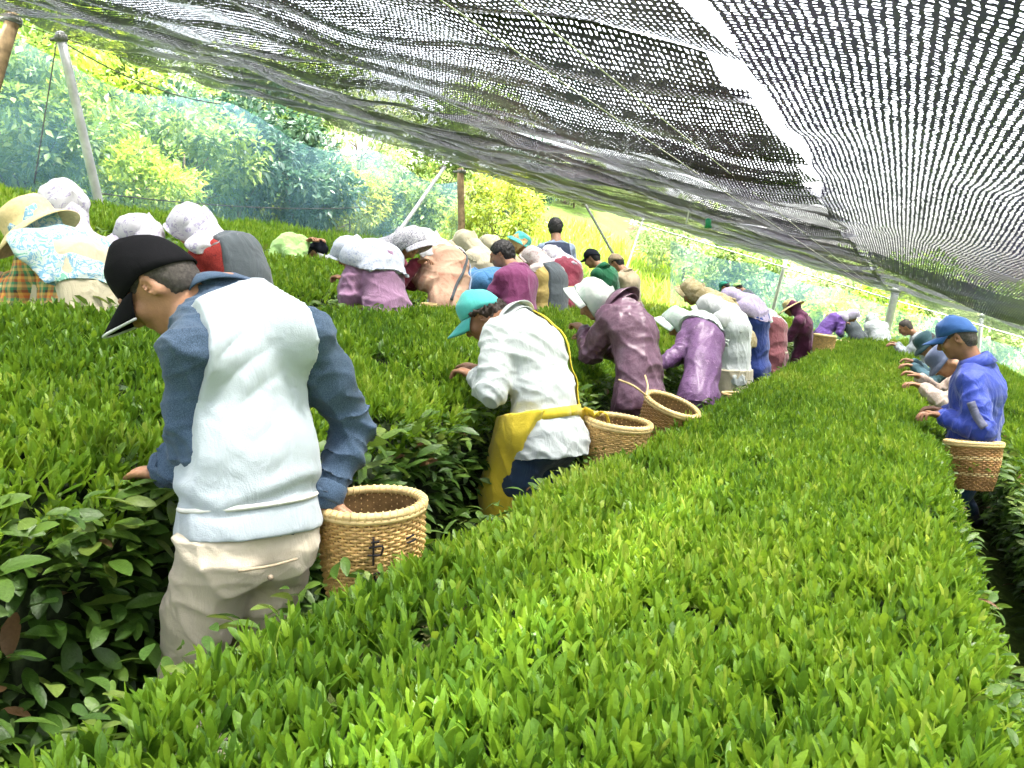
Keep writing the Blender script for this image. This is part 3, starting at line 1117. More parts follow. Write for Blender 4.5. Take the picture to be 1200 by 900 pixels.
def surface_nets(D, o, vox):
    I = D < 0
    nx, ny, nz = D.shape
    c = [(i, j, k) for i in (0, 1) for j in (0, 1) for k in (0, 1)]
    cnt = sum(I[i:nx - 1 + i, j:ny - 1 + j, k:nz - 1 + k].astype(np.int8) for i, j, k in c)
    act = (cnt > 0) & (cnt < 8)
    A = np.argwhere(act)
    idx = np.full(act.shape, -1, np.int64)
    idx[act] = np.arange(len(A))
    vals = {q: D[A[:, 0] + q[0], A[:, 1] + q[1], A[:, 2] + q[2]] for q in c}
    S, W = np.zeros((len(A), 3)), np.zeros(len(A))
    for q in c:
        for ax in range(3):
            if q[ax] == 0:
                q2 = tuple(1 if i == ax else q[i] for i in range(3))
                a, b = vals[q], vals[q2]
                x = (a < 0) != (b < 0)
                t = np.where(x, a / np.where(x, a - b, 1), 0)
                P = np.array(q, float)[None, :] + np.zeros((len(A), 3))
                P[:, ax] += t
                S += P * x[:, None]
                W += x
    V = o + vox * (A + S / W[:, None])
    F = []
    for ax in range(3):
        s0 = [slice(1, -1)] * 3
        s0[ax] = slice(0, -1)
        s1 = [slice(1, -1)] * 3
        s1[ax] = slice(1, None)
        a, b = I[tuple(s0)], I[tuple(s1)]
        for sgn in (0, 1):
            E = np.argwhere((a & ~b) if sgn == 0 else (~a & b))
            if not len(E):
                continue
            off = np.ones(3, int)
            off[ax] = 0
            E = E + off
            u, v = [(1, 2), (2, 0), (0, 1)][ax]
            q = []
            for du, dv in ((-1, -1), (0, -1), (0, 0), (-1, 0)):
                g = E.copy()
                g[:, u] += du
                g[:, v] += dv
                q.append(idx[g[:, 0], g[:, 1], g[:, 2]])
            q = np.stack(q, 1)
            F.append(q if sgn == 0 else q[:, ::-1])
    F = np.concatenate(F)
    F = F[(F >= 0).all(1)]
    return V, [F]


def vnormals(V, F):
    nr = np.zeros_like(V)
    for q in F:
        a, b, c = V[q[:, 0]], V[q[:, 1]], V[q[:, 2]]
        f = np.cross(b - a, c - a)
        for j in range(q.shape[1]):
            np.add.at(nr, q[:, j], f)
    return nr / (np.linalg.norm(nr, axis=1)[:, None] + 1e-12)


def relax(V, F, it=2, lam=.5):
    E = np.concatenate([np.stack([q[:, j], q[:, (j + 1) % q.shape[1]]], 1) for q in F for j in range(q.shape[1])])
    for _ in range(it):
        S, c = np.zeros_like(V), np.zeros(len(V))
        np.add.at(S, E[:, 0], V[E[:, 1]])
        np.add.at(c, E[:, 0], 1)
        V = V + lam * (S / np.maximum(c, 1)[:, None] - V)
    return V


def folds(V, F, amp, freq=18, seed=0, stretch=(1, 1, 1), sharp=3.0, where=None):
    amp = amp * 1.35
    """creases: ridged bands wandering over the cloth"""
    r = np.random.default_rng(seed)
    P = V * np.array(stretch)
    h = np.zeros(len(V))
    wsum = 0
    for i in range(4):
        d = unit(r.normal(size=3) * np.array([1, 1, 1.6]))
        f = freq * r.uniform(.6, 1.7)
        x = P @ d * f + 1.6 * noise3(P + i * 3.1, 5, 2) + r.uniform(0, 6)
        mask = np.clip(.5 + .9 * noise3(P + 7.7 * i + seed, 4.2, 1), 0, 1)
        h += (1 - np.abs(np.sin(x))) ** sharp * mask
        wsum += 1
    h = h / wsum * 2 - .35
    if where is not None:
        h = h * where
    return V + vnormals(V, F) * (amp * h)[:, None]


def ik(a, b, l1, l2, pole):
    a, b = np.array(a, float), np.array(b, float)
    d = b - a
    L = np.linalg.norm(d)
    if L > (l1 + l2) * .995:
        s = L / ((l1 + l2) * .995)
        l1, l2 = l1 * s, l2 * s
    x = (l1 * l1 - l2 * l2 + L * L) / (2 * L)
    h = math.sqrt(max(l1 * l1 - x * x, 0))
    t = d / L
    p = np.array(pole, float)
    p = unit(p - t * (p @ t))
    return a + t * x + p * h


M_SKIN = {}
for nm_, c_ in (('tan', (.36, .185, .105)), ('fair', (.47, .27, .17)), ('brown', (.27, .135, .075))):
    m, n, out = new_mat('skin_' + nm_)
    v = coords(n)
    t = noise_tex(n, v, 30, 4)
    r = ramp(n, [(.3, tuple(np.array(c_) * .82)), (.7, tuple(np.array(c_) * 1.12))], t.outputs[0])
    t2 = noise_tex(n, v, 220, 3)
    p = principled(n, out, r.outputs[0], .48, bump(n, t2.outputs[0], .25, .003), .4)
    p.inputs['Subsurface Weight'].default_value = .08
    p.inputs['Subsurface Radius'].default_value = (.02, .008, .004)
    M_SKIN[nm_] = m
M_EYE = simple('dark_eye', (.02, .015, .012), .2, .05, 5, 0, .5)
M_NAIL = simple('finger_nail', (.5, .3, .24), .35, .05, 5, 0, .5)
M_RUBBER = simple('rubber_boot', (.05, .05, .06), .5, .2, 10, .1)


class Fig:
    pass


def up_tilt(f, a):
    return np.array([0, 0, 1.]) * math.cos(a) + f * math.sin(a)


def person(label, head, az=90, lean=45, S=1.0, haz=None, hpitch=None, hands=None, skin='tan', vox=.013, group='tea pickers at work among the rows',
           curve=.45, pelvis=None, hroll=0, fem=True, neck=None, nbase=None, elbows=None, wid=1.0, shl=None):
    """head: world position of the head centre. az: facing, degrees left of +Y (90 = towards -X).
    lean: how far the back is bent forward. hands: [left, right] world points."""
    J = Fig()
    J.S, J.vox = S, vox
    A = math.radians(az)
    f = np.array([-math.sin(A), math.cos(A), 0.])
    r = np.array([math.cos(A), math.sin(A), 0.])
    le = math.radians(lean)
    d1, d2, d3 = up_tilt(f, le * (1 - curve)), up_tilt(f, le), up_tilt(f, le * (1 + curve))
    nd_ = up_tilt(f, min(le * (1 + curve) + math.radians(18), math.radians(118))) if neck is None else up_tilt(f, math.radians(neck))
    head = np.array(head, float)
    N = head - nd_ * .185 * S - f * .02 * S
    C = N - d3 * .17 * S
    W = C - d2 * .17 * S
    P = W - d1 * .15 * S
    if nbase is not None:
        N = np.array(nbase, float)
        C = N - d3 * .17 * S
        W = C - d2 * .17 * S
        P = W - d1 * .15 * S
        nd_ = unit(head - N)
    if pelvis is not None:
        sh = np.array(pelvis, float) - P
        P, W, C = P + sh, W + sh * .75, C + sh * .35
        d1, d2, d3 = unit(W - P), unit(C - W), unit(N - C)
    J.head, J.N, J.C, J.W, J.P, J.f, J.r, J.d1, J.d2, J.d3, J.nd = head, N, C, W, P, f, r, d1, d2, d3, nd_
    g = float(gz(P[0], P[1]))
    J.base = np.array([P[0], P[1], g])
    J.root = empty('person', J.base, label, 'person', group)
    # head frame
    HA = math.radians(az if haz is None else haz)
    hp = math.radians(min(lean + 22, 72) if hpitch is None else hpitch)
    hf0 = np.array([-math.sin(HA), math.cos(HA), 0.])
    J.hf = hf0 * math.cos(hp) - np.array([0, 0, 1.]) * math.sin(hp)
    J.hs = np.array([math.cos(HA), math.sin(HA), 0.])
    J.hu = np.cross(J.hs, J.hf)
    if hroll:
        c, s_ = math.cos(math.radians(hroll)), math.sin(math.radians(hroll))
        J.hs, J.hu = J.hs * c + J.hu * s_, J.hu * c - J.hs * s_
    sw = (.138 if fem else .165) * S * wid
    J.wid = wid
    J.sw = sw
    J.sh = [N - d3 * .080 * S - r * sw + f * .03, N - d3 * .080 * S + r * sw + f * .03] if shl is None else [np.array(q, float) for q in shl]
    J.hip = [P - r * .085 * S - d1 * .03, P + r * .085 * S - d1 * .03]
    if hands is None:
        hands = [None, None]
    J.hand = []
    for i, s_ in enumerate((-1, 1)):
        h = hands[i]
        if h is None:
            h = P + f * .40 * S + np.array([0, 0, .16 * S]) + r * s_ * .07 * S + d1 * .05
            mx_ = J.sh[i] + unit(h - J.sh[i]) * min(np.linalg.norm(h - J.sh[i]), .60 * S)
            h = mx_
        J.hand.append(np.array(h, float))
    J.el, J.wr = [], []
    for i, s_ in enumerate((-1, 1)):
        wr = J.hand[i] - unit(J.hand[i] - (J.sh[i] * .35 + P * .65)) * .085 * S
        pole_ = r * s_ * .55 - f * .55 - np.array([0, 0, .75])
        J.el.append(np.array(elbows[i], float) if elbows is not None else ik(J.sh[i], wr, .285 * S, .245 * S, pole_))
        J.wr.append(wr)
    J.kn, J.an = [], []
    for i, s_ in enumerate((-1, 1)):
        fx = P + r * s_ * .11 * S + f * (.03 if i else -.05) + f * .04 * (lean / 45)
        a = np.array([fx[0], fx[1], float(gz(fx[0], fx[1])) + .085])
        J.an.append(a)
        J.kn.append(ik(J.hip[i], a, .40 * S, .39 * S, f + np.array([0, 0, .1])))
    J.leglen = P[2] - g
    J.skin = skin
    build_body(J, fem)
    return J


def torso_prims(V, J, inf=0., fem=True, k=.045, low=None):
    S = J.S
    r = J.r
    wsh = (.126 if fem else .15) * S * J.wid
    pts = [J.N - J.d3 * .015 * S, J.N - J.d3 * .09 * S, J.C, J.W, J.P]
    q_ = S * J.wid
    wd = [.075 * S, wsh, (.150 if fem else .165) * q_, (.138 if fem else .150) * q_, (.160 if fem else .155) * q_]
    dp = [.75, .66, .70, .72, .74]
    V.chain(pts, [x + inf for x in wd], r, [(x * d + inf) / (x + inf) for x, d in zip(wd, dp)], k)
    for i in (0, 1):
        V.seg(J.N - J.d3 * .05 * S, J.sh[i], .058 * S + inf, .060 * S + inf, k=k)


def arm_prims(V, J, i, inf=0., end=1., k=.025, puff=0., cuff=0.):
    S = J.S
    e = J.el[i] + (J.wr[i] - J.el[i]) * end
    V.chain([J.sh[i], (J.sh[i] + J.el[i]) / 2, J.el[i]], [.055 * S + inf, .046 * S + inf + puff, .040 * S + inf + puff * .8], k=k)
    V.chain([J.el[i], J.el[i] * .55 + e * .45, e], [.040 * S + inf + puff * .8, .037 * S + inf + puff * .7, .027 * S + inf + cuff], k=k)


def leg_prims(V, J, i, inf=0., end=1., k=.04, flare=0.):
    S = J.S
    e = J.kn[i] + (J.an[i] - J.kn[i]) * end
    V.chain([J.hip[i], J.hip[i] * .5 + J.kn[i] * .5, J.kn[i]], [.088 * S + inf, .078 * S + inf, .056 * S + inf], k=k)
    V.chain([J.kn[i], J.kn[i] * .6 + e * .4, e], [.056 * S + inf, .054 * S + inf, .038 * S + inf + flare], k=k)


def build_body(J, fem):
    S, c, hf, hs, hu = J.S, J.head, J.hf, J.hs, J.hu
    A = np.array([hs, hf, hu])
    V = Vol(.022)
    V.ell(c + hu * .028 * S - hf * .012 * S, A, np.array([.073, .092, .085]) * S)
    V.ell(c - hu * .030 * S + hf * .020 * S, A, np.array([.060, .072, .082]) * S)
    V.ell(c - hu * .085 * S + hf * .058 * S, A, np.array([.026, .024, .020]) * S)            # chin
    V.seg(c + hu * .012 * S + hf * .088 * S, c - hu * .026 * S + hf * .106 * S, .009 * S, .014 * S, k=.012)   # nose
    V.ell(c - hu * .030 * S + hf * .094 * S, A, np.array([.019, .012, .010]) * S, .008)
    V.seg(c + hu * .026 * S + hf * .082 * S - hs * .045 * S, c + hu * .026 * S + hf * .082 * S + hs * .045 * S, .011 * S, .011 * S, k=.015)  # brow
    V.seg(c - hu * .055 * S + hf * .083 * S - hs * .02 * S, c - hu * .055 * S + hf * .083 * S + hs * .02 * S, .009 * S, .009 * S, k=.008)   # lips
    for s_ in (-1, 1):
        V.ell(c - hu * .022 * S + hf * .066 * S + hs * s_ * .040 * S, A, np.array([.022, .018, .022]) * S)   # cheek
        er = c + hs * s_ * .078 * S - hf * .006 * S - hu * .004 * S
        B = np.array([unit(hs * s_ - hf * .35), unit(hf + hs * s_ * .35), hu])
        V.ell(er, B, np.array([.009, .019, .033]) * S, .006)
        V.ell(er + hs * s_ * .006 * S + hf * .004 * S, B, np.array([.006, .009, .018]) * S, .003, True)
    V.seg(c - hu * .045 * S - hf * .025 * S, J.N + J.d3 * .0, .052 * S, .060 * S, k=.03)
    for s_ in (-1, 1):                                                                       # neck sinews
        V.seg(c - hu * .03 * S - hf * .02 * S + hs * s_ * .05 * S, J.N + J.r * s_ * .035 * S + J.f * .03, .014 * S, .016 * S, k=.02)
    torso_prims(V, J, 0, fem)
    for i in (0, 1):
        arm_prims(V, J, i, 0, 1.0)
        leg_prims(V, J, i, 0)
        fw = np.array([J.f[0], J.f[1], 0])
        V.seg(J.an[i] - np.array([0, 0, .03]) - fw * .03, J.an[i] + fw * .15 - np.array([0, 0, .055]), .036 * S, .030 * S, k=.02)
        # palm
        hd = unit(J.hand[i] - J.wr[i])
        J_u = unit(np.cross(hd, [0, 0, 1.]) + 1e-6)
        V.seg(J.wr[i], J.wr[i] + hd * .03, .027 * S, .033 * S, J_u, .8, .55, .015)
        V.seg(J.wr[i] + hd * .035, J.wr[i] + hd * .085 * S, .040 * S, .042 * S, J_u, .42, .36, .012)
    Vv, F = V.mesh(J.vox)
    Vv = relax(Vv, F, 1, .4)
    parts = [(Vv, F)]
    nb = len(F[0])
    # fingers: four of unequal length, bent at the knuckles, and a thumb leaving the side of the palm
    nf = 0
    for i, sd_ in enumerate((-1, 1)):
        hd = unit(J.hand[i] - J.wr[i])
        u = unit(np.cross(hd, [0, 0, 1.]) + 1e-6)        # across the knuckles
        pn = unit(np.cross(u, hd))                       # back of the hand (up)
        th_side = u * (1 if (u @ J.r) * sd_ < 0 else -1)
        for q, ln in enumerate((.070, .078, .073, .058)):
            off = (q - 1.5) * .0205 * S
            b = J.wr[i] + hd * .078 * S - th_side * off
            bend = .55 + .1 * q
            p1 = b + (hd * math.cos(.35) - pn * math.sin(.35)) * ln * .5 * S
            p2 = p1 + (hd * math.cos(.35 + bend) - pn * math.sin(.35 + bend)) * ln * .32 * S
            p3 = p2 + (hd * math.cos(.4 + 1.7 * bend) - pn * math.sin(.4 + 1.7 * bend)) * ln * .27 * S
            parts.append(tube(catmull([b - hd * .02, b, p1, p2, p3], 3), np.linspace(.0098, .0068, 13) * S, 8))
        b = J.wr[i] + hd * .03 * S + th_side * .030 * S
        p1 = b + (hd * .6 + th_side * .75 - pn * .2) * .034 * S
        p2 = p1 + (hd * .9 + th_side * .1 - pn * .45) * .030 * S
        p3 = p2 + (hd * .85 - th_side * .25 - pn * .5) * .022 * S
        parts.append(tube(catmull([b - th_side * .015, b, p1, p2, p3], 3), np.linspace(.0125, .0082, 13) * S, 8))
    V2, F2 = join(parts)
    ntot = sum(len(x) for x in F2)
    # eyes
    eV, eF = [], []
    for s_ in (-1, 1):
        e = c + hu * .006 * S + hf * .0835 * S + hs * s_ * .032 * S
        eV.append(tube([e - hs * .011, e - hs * .005, e, e + hs * .005, e + hs * .011], np.array([.002, .0055, .007, .0055, .002]) * S, 8))
    ne = sum(len(x) for _, Fs in eV for x in Fs if x.shape[1] == 4)
    V3, F3 = join([(V2, F2)] + eV)
    mi = np.zeros(sum(len(x) for x in F3), int)
    q4 = len(F3[0])
    mi[q4 - ne:q4] = 1
    me = mesh_np('body', V3 - J.base, F3, [M_SKIN[J.skin], M_EYE], True, None, mi)
    J.body = link('body', me, J.root)


def wear(J, name, V, F, mat, parent=None, solid=0, mats=None, midx=None, smooth=True):
    o = link(name, mesh_np(name, V - J.base, F, mats or [mat], smooth, None, midx), parent or J.root)
    if solid:
        md = o.modifiers.new('thickness', 'SOLIDIFY')
        md.thickness = solid
        md.offset = 0
    return o


def sleeve_folds(J, V, F, amp):
    nr = vnormals(V, F)
    h = np.zeros(len(V))
    for i in (0, 1):
        L1 = np.linalg.norm(J.el[i] - J.sh[i])
        best, s = np.full(len(V), 9.), np.zeros(len(V))
        for a, b, o in ((J.sh[i], J.el[i], 0.), (J.el[i], J.wr[i], L1)):
            L = np.linalg.norm(b - a)
            t = (b - a) / L
            q = np.clip((V - a) @ t, 0, L)
            d = np.linalg.norm(V - a - q[:, None] * t, axis=1)
            m_ = d < best
            best = np.where(m_, d, best)
            s = np.where(m_, q + o, s)
        L2 = np.linalg.norm(J.wr[i] - J.el[i])
        wgt = np.exp(-((s - L1) / .085) ** 2) + .7 * np.exp(-((s - L1 - L2 * .8) / .07) ** 2) + .22
        rg = (1 - np.abs(np.sin(s * 48 + 2.4 * noise3(V, 7, 2) + i))) ** 2.2
        h += (rg - .3) * wgt * np.clip((.13 - best) / .03, 0, 1) * np.clip(s / .06, 0, 1)
    return V + nr * (amp * h)[:, None]


def top(J, mat, name='jacket', inf=.020, hem=.10, end=.97, puff=.008, cuff=.006, amp=.010, freq=20, seed=None, fem=True, skirt=0, skirt_w=.0, sleeves=True, collar=None, stretch=(1, 1, 1), vox=None, where=None):
    S = J.S
    if inf > .022:
        inf, puff = .022 + (inf - .022) * .35, puff * .75
    V = Vol(.025)
    torso_prims(V, J, inf, fem)
    down = unit(-J.d1 * .7 - np.array([0, 0, .5]))
    w0 = (.160 if fem else .155) * S * J.wid + inf
    V.seg(J.P, J.P + down * (hem + .03), w0, w0 + skirt_w, J.r, .76, .80, .03)
    if hem > .03:
        for s_ in (-1, 1):
            V.ell(J.P - J.d1 * .05 * S - J.f * .038 * S + J.r * s_ * .072 * S, np.eye(3), np.array([.078, .074, .085]) * S + inf + .010, .04)
    V.clip(J.P + down * hem, down)
    if sleeves:
        for i in (0, 1):
            arm_prims(V, J, i, inf * .75, end, .02, puff, cuff)
    Vv, F = V.mesh(vox or J.vox)
    if sleeves:                                          # rings of creases at the elbows and cuffs
        Vv = sleeve_folds(J, Vv, F, .011 * S)
    sd_ = int(abs(J.base[0] * 1000 + J.base[1] * 77)) % 991 if seed is None else seed
    for it, (aa, ff) in enumerate(((amp, freq), (amp * .45, freq * 2.1))):
        Vv = folds(Vv - J.base, F, aa, ff, sd_ + it, stretch, 3.0, None if where is None else where(Vv)) + J.base
    Vv = relax(Vv, F, 1, .35)
    J.top_geo = (Vv, F)
    o = wear(J, name, Vv, F, mat)
    if collar is not None:
        collar_band(J, collar if collar is not True else mat, o)
    return o


def collar_band(J, mat, parent, h=.045, r=.078, flare=.012, tall=False):
    S = J.S
    ang = np.linspace(0, 2 * math.pi, 28, endpoint=False)
    d = unit(J.nd + J.d3)
    fw = unit(J.f - d * (J.f @ d))
    rows = []
    for q, (hh, rr) in enumerate(((-.02, r * 1.12), (.0, r * 1.02), (h * .6, r * .92), (h, r * .93), (h * .75, r * 1.05), (h * .1, r * 1.22 + flare))):
        c = J.N + d * hh * S - fw * .006
        sag = (1 + np.cos(ang)) * .5
        rows.append(c + (np.sin(ang)[:, None] * J.r * rr + np.cos(ang)[:, None] * fw * rr * .92) * S - d * (sag * .02)[:, None])
    V = np.concatenate(rows)
    return wear(J, 'collar', V, [grid_faces(len(rows), 28, True)], mat, parent, .004)


def vest(J, mat, name='vest', inf=.034, hem=.1, fem=False, amp=.008, freq=16, seed=3, vox=None, stretch=(1, 1, 1), skirt_w=0):
    S = J.S
    V = Vol(.03)
    torso_prims(V, J, inf, fem)
    down = unit(-J.d1 * .7 - np.array([0, 0, .5]))
    w0 = (.160 if fem else .155) * S * J.wid + inf
    V.seg(J.P, J.P + down * (hem + .03), w0, w0 + skirt_w, J.r, .76, .78, .03)
    V.clip(J.P + down * hem, down)
    V.clip(J.N - J.d3 * .030 * S, unit(J.d3 * .8 + J.nd * .4))
    for i, s_ in enumerate((-1, 1)):                       # armholes
        V.clip(J.sh[i] + J.r * s_ * (-.012), unit(J.r * s_ + .15 * J.d3 - .05 * J.f))
    Vv, F = V.mesh(vox or J.vox)
    for it, (aa, ff) in enumerate(((amp, freq), (amp * .4, freq * 2.2))):
        Vv = folds(Vv - J.base, F, aa, ff, seed + it, stretch) + J.base
    Vv = relax(Vv, F, 1, .35)
    return wear(J, name, Vv, F, mat)


def trousers(J, mat, name='trousers', inf=.014, end=.92, fem=True, amp=.010, freq=17, vox=None, boots=True, seed=5, flare=.012):
    S = J.S
    V = Vol(.035)
    w0 = (.160 if fem else .155) * S * J.wid + inf
    V.seg(J.P + J.d1 * .09 * S, J.P - J.d1 * .02, w0 - .012, w0, J.r, .74, .80)
    back = -J.f
    for i, s_ in enumerate((-1, 1)):
        V.ell(J.P - J.d1 * .05 * S + back * .038 * S + J.r * s_ * .072 * S, np.eye(3), np.array([.078, .074, .085]) * S, .04)
        leg_prims(V, J, i, inf, end, .03, flare)
    V.clip(J.P + J.d1 * .07 * S, J.d1)
    Vv, F = V.mesh(vox or J.vox)
    for it, (aa, ff) in enumerate(((amp, freq), (amp * .45, freq * 2.0))):
        Vv = folds(Vv - J.base, F, aa, ff, seed + it, (1, 1, 1.5)) + J.base
    Vv = relax(Vv, F, 1, .35)
    o = wear(J, name, Vv, F, mat)
    if boots:
        for i in (0, 1):
            V = Vol(.02)
            fw = np.array([J.f[0], J.f[1], 0])
            V.seg(J.an[i] + (J.kn[i] - J.an[i]) * .35, J.an[i], .056, .050)
            V.seg(J.an[i] - np.array([0, 0, .035]) - fw * .03, J.an[i] + fw * .16 - np.array([0, 0, .05]), .046, .040)
            V.clip(J.an[i] - np.array([0, 0, .085]), (0, 0, -1))
            V.clip(J.an[i] + (J.kn[i] - J.an[i]) * .33, J.kn[i] - J.an[i])
            a, b = V.mesh(.012)
            wear(J, 'boot', a, b, M_RUBBER)
    return o


# ------------------------------------------------------------------ things worn on the head
def hp_(J, x, y, z):
    """head frame -> world: x to the right, y to the face, z to the crown"""
    x, y, z = np.broadcast_arrays(np.asarray(x, float), np.asarray(y, float), np.asarray(z, float))
    return J.head + J.S * (x[..., None] * J.hs + y[..., None] * J.hf + z[..., None] * J.hu)


def cap(J, mat, brim_mat=None, edge=None, blen=.085, wide=.072, droop=.5, tall=.098, z0=.032, back=0.0, name='cap', strap=True):
    na, nr = 36, 11
    th = np.arange(na) / na * 2 * math.pi
    rows = []
    for q in range(nr):
        ph = q / (nr - 1) * math.pi / 2
        cr = math.cos(ph) ** .72
        zz = z0 + tall * math.sin(ph) ** .92
        x = .086 * cr * np.cos(th)
        y = -.008 + .103 * cr * np.sin(th)
        lump = 1 + .012 * np.abs(np.sin(th * 3)) * math.cos(ph)
        rows.append(hp_(J, x * lump, y * lump, zz - .042 * (np.sin(th) < 0) * (-np.sin(th)) * math.cos(ph) + .004 * np.sin(th * 2 + q)))
    V = np.concatenate(rows)
    o = wear(J, name, V, [grid_faces(nr, na, True)], mat, None, .004)
    # brim
    nu, nv = 21, 7
    u = np.linspace(-1, 1, nu)[:, None]
    v = np.linspace(0, 1, nv)[None, :]
    a = math.pi / 2 - u * 1.12
    bx = .086 * np.cos(a) * (1 - v) + wide * 1.02 * u * (1 - .12 * v) * v + 0 * a
    by = (-.008 + .103 * np.sin(a)) + v * blen * (1 - .62 * np.abs(u) ** 2.4) ** .9
    bz = z0 + .004 - .020 * v ** 1.3 * droop - .030 * (u ** 2) * (.35 + .65 * v) * (.5 + droop) + 0 * a
    Vb = hp_(J, bx, by, bz).reshape(-1, 3)
    b = wear(J, 'brim', Vb, [grid_faces(nu, nv)], brim_mat or mat, o, .005)
    if edge is not None:
        P = hp_(J, bx[:, -1], by[:, -1], bz[:, -1])
        Vt, Ft = tube(P, .0042 * J.S, 6)
        wear(J, 'brim_edge', Vt, Ft, edge, o)
    tb = hp_(J, 0, -.008, z0 + tall)
    Vt, Ft = tube([tb - J.hu * .003, tb + J.hu * .005], .009 * J.S, 10)
    wear(J, 'button', Vt, Ft, mat, o)
    return o


def hair(J, mat, inf=.010, rough=.004, low=-.06, front=.055, curl=60, vox=None, under_cap=False, name='hair'):
    S = J.S
    A = np.array([J.hs, J.hf, J.hu])
    V = Vol(.015)
    V.ell(J.head + J.hu * .028 * S - J.hf * .014 * S, A, (np.array([.075, .093, .087]) + inf) * S)
    V.ell(J.head - J.hu * .02 * S - J.hf * .045 * S, A, (np.array([.066, .052, .065]) + inf) * S)
    V.clip(J.head + J.hf * front * S + J.hu * .02, unit(J.hf * .85 - J.hu * .52))
    V.clip(J.head + J.hu * low * S, unit(-J.hu + J.hf * .25))
    for s_ in (-1, 1):                                # bare round the ears
        V.ell(J.head + J.hs * s_ * .085 * S + J.hf * .016 * S - J.hu * .02 * S, A, np.array([.03, .036, .045]) * S, 0, True)
    if under_cap:
        V.clip(J.head + J.hu * .040 * S + J.hf * .01, unit(J.hu - J.hf * .25))
    a, b = V.mesh(vox or min(J.vox, .008))
    n_ = vnormals(a, b)
    a = a + n_ * (rough * noise3(a - J.base, curl, 3) + rough * .5 * noise3(a - J.base, curl * 2.7, 2))[:, None]
    return wear(J, name, a, b, mat)


def bonnet(J, mat, cape_len=.13, visor=.05, flare=.02, cape_mat=None, puff=.0, cape_w=.2, name='headscarf', fold=.008, seed=1, face=.05, hug=.035, visor_mat=None):
    """cloth hood round the head, open at the face, with a cape over neck and shoulders and a stiff brim at the front"""
    S = J.S
    na = 40
    al = np.arange(na) / na * 2 * math.pi                  # 0 = crown, pi = chin
    prof = [(face, .098 + puff), (.03, .104 + puff), (.0, .108 + puff), (-.03, .110 + puff), (-.06, .104 + puff), (-.09, .086 + puff * .8), (-.112 - puff * .5, .055), (-.122 - puff * .6, .02), (-.124 - puff * .6, .0015)]
    r = np.random.default_rng(seed)
    p1, p2 = r.uniform(0, 6, 2)
    rows = []
    for y, rr in prof:
        wob = 1 + .03 * np.sin(5 * al + p1 + y * 20) + .018 * np.sin(9 * al + p2 - y * 35)
        rows.append(hp_(J, rr * .93 * np.sin(al) * wob, y + .012 * np.cos(al) + .006 * np.sin(4 * al + p1), .012 + rr * 1.14 * np.cos(al) * wob))
    V = np.concatenate(rows)
    V2 = V + vnormals(V, [grid_faces(len(prof), na, True)]) * (fold * noise3(V - J.base, 22, 2))[:, None]
    o = wear(J, name, V2, [grid_faces(len(prof), na, True)], mat, None, .004)
    # cape: lies on neck, shoulders and upper back
    if cape_len > 0:
        ci = hug
        Vc = Vol(.02)
        Vc.seg(J.head - J.hf * .02 * S - J.hu * .02 * S, J.N, (.094 + puff * .5) * S, .098 * S)
        Vc.seg(J.head - J.hf * .015 * S + J.hu * .02 * S, J.head - J.hf * .02 * S - J.hu * .05 * S, (.099 + puff) * S, (.092 + puff) * S)
        wsh = .13 * S
        end = J.N - J.d3 * (.06 + cape_len) * S
        Vc.seg(J.N - J.d3 * .02 * S, J.N - J.d3 * .10 * S, .09 * S + ci, wsh + ci, J.r, .72, .72)
        Vc.seg(J.N - J.d3 * .10 * S, J.C if cape_len < .16 else J.W, wsh + ci, .150 * S + ci, J.r, .74, .78)
        for i in (0, 1):
            Vc.seg(J.N - J.d3 * .05 * S, J.sh[i], .058 * S + ci, .062 * S + ci)
            if cape_w > .16:
                Vc.seg(J.sh[i], J.sh[i] * .8 + J.el[i] * .2, .060 * S + ci, .062 * S + ci)
        Vc.clip(end, unit(-J.d3 + J.f * .35))
        Vc.clip(J.head + J.hf * .045 * S, unit(J.hf * .9 + J.hu * -.2))
        a_, b_ = Vc.mesh(J.vox)
        a_ = folds(a_ - J.base, b_, fold * 1.2, 17, seed, (1.2, 1.2, .8)) + J.base
        wv = np.clip(((a_ - end) @ J.d3) / (.12 * S), 0, 1)
        a_ = a_ + vnormals(a_, b_) * ((1 - wv) * .010 * noise3(a_ - J.base, 24, 1))[:, None]
        a_ = a_ - vnormals(a_, b_) * (.020 * np.clip(1 - ((a_ - end) @ J.d3) / (.07 * S), 0, 1))[:, None]
        a_ = relax(a_, b_, 1, .3)
        wear(J, 'cape', a_, b_, cape_mat or mat, o)
    if visor > 0:
        nu, nv = 25, 6
        u = np.linspace(-1, 1, nu)[:, None]
        v = np.linspace(0, 1, nv)[None, :]
        a = u * 1.75
        rr = .100 + puff + (flare + .02 * np.cos(a)) * v
        y = face - .005 + .012 * np.cos(a) + v * visor * (.55 + .45 * np.cos(a * .8))
        Vb = hp_(J, rr * .95 * np.sin(a), y, .012 + rr * 1.12 * np.cos(a) - .02 * v * np.cos(a)).reshape(-1, 3)
        wear(J, 'brim', Vb, [grid_faces(nu, nv)], visor_mat or mat, o, .004)
    return o


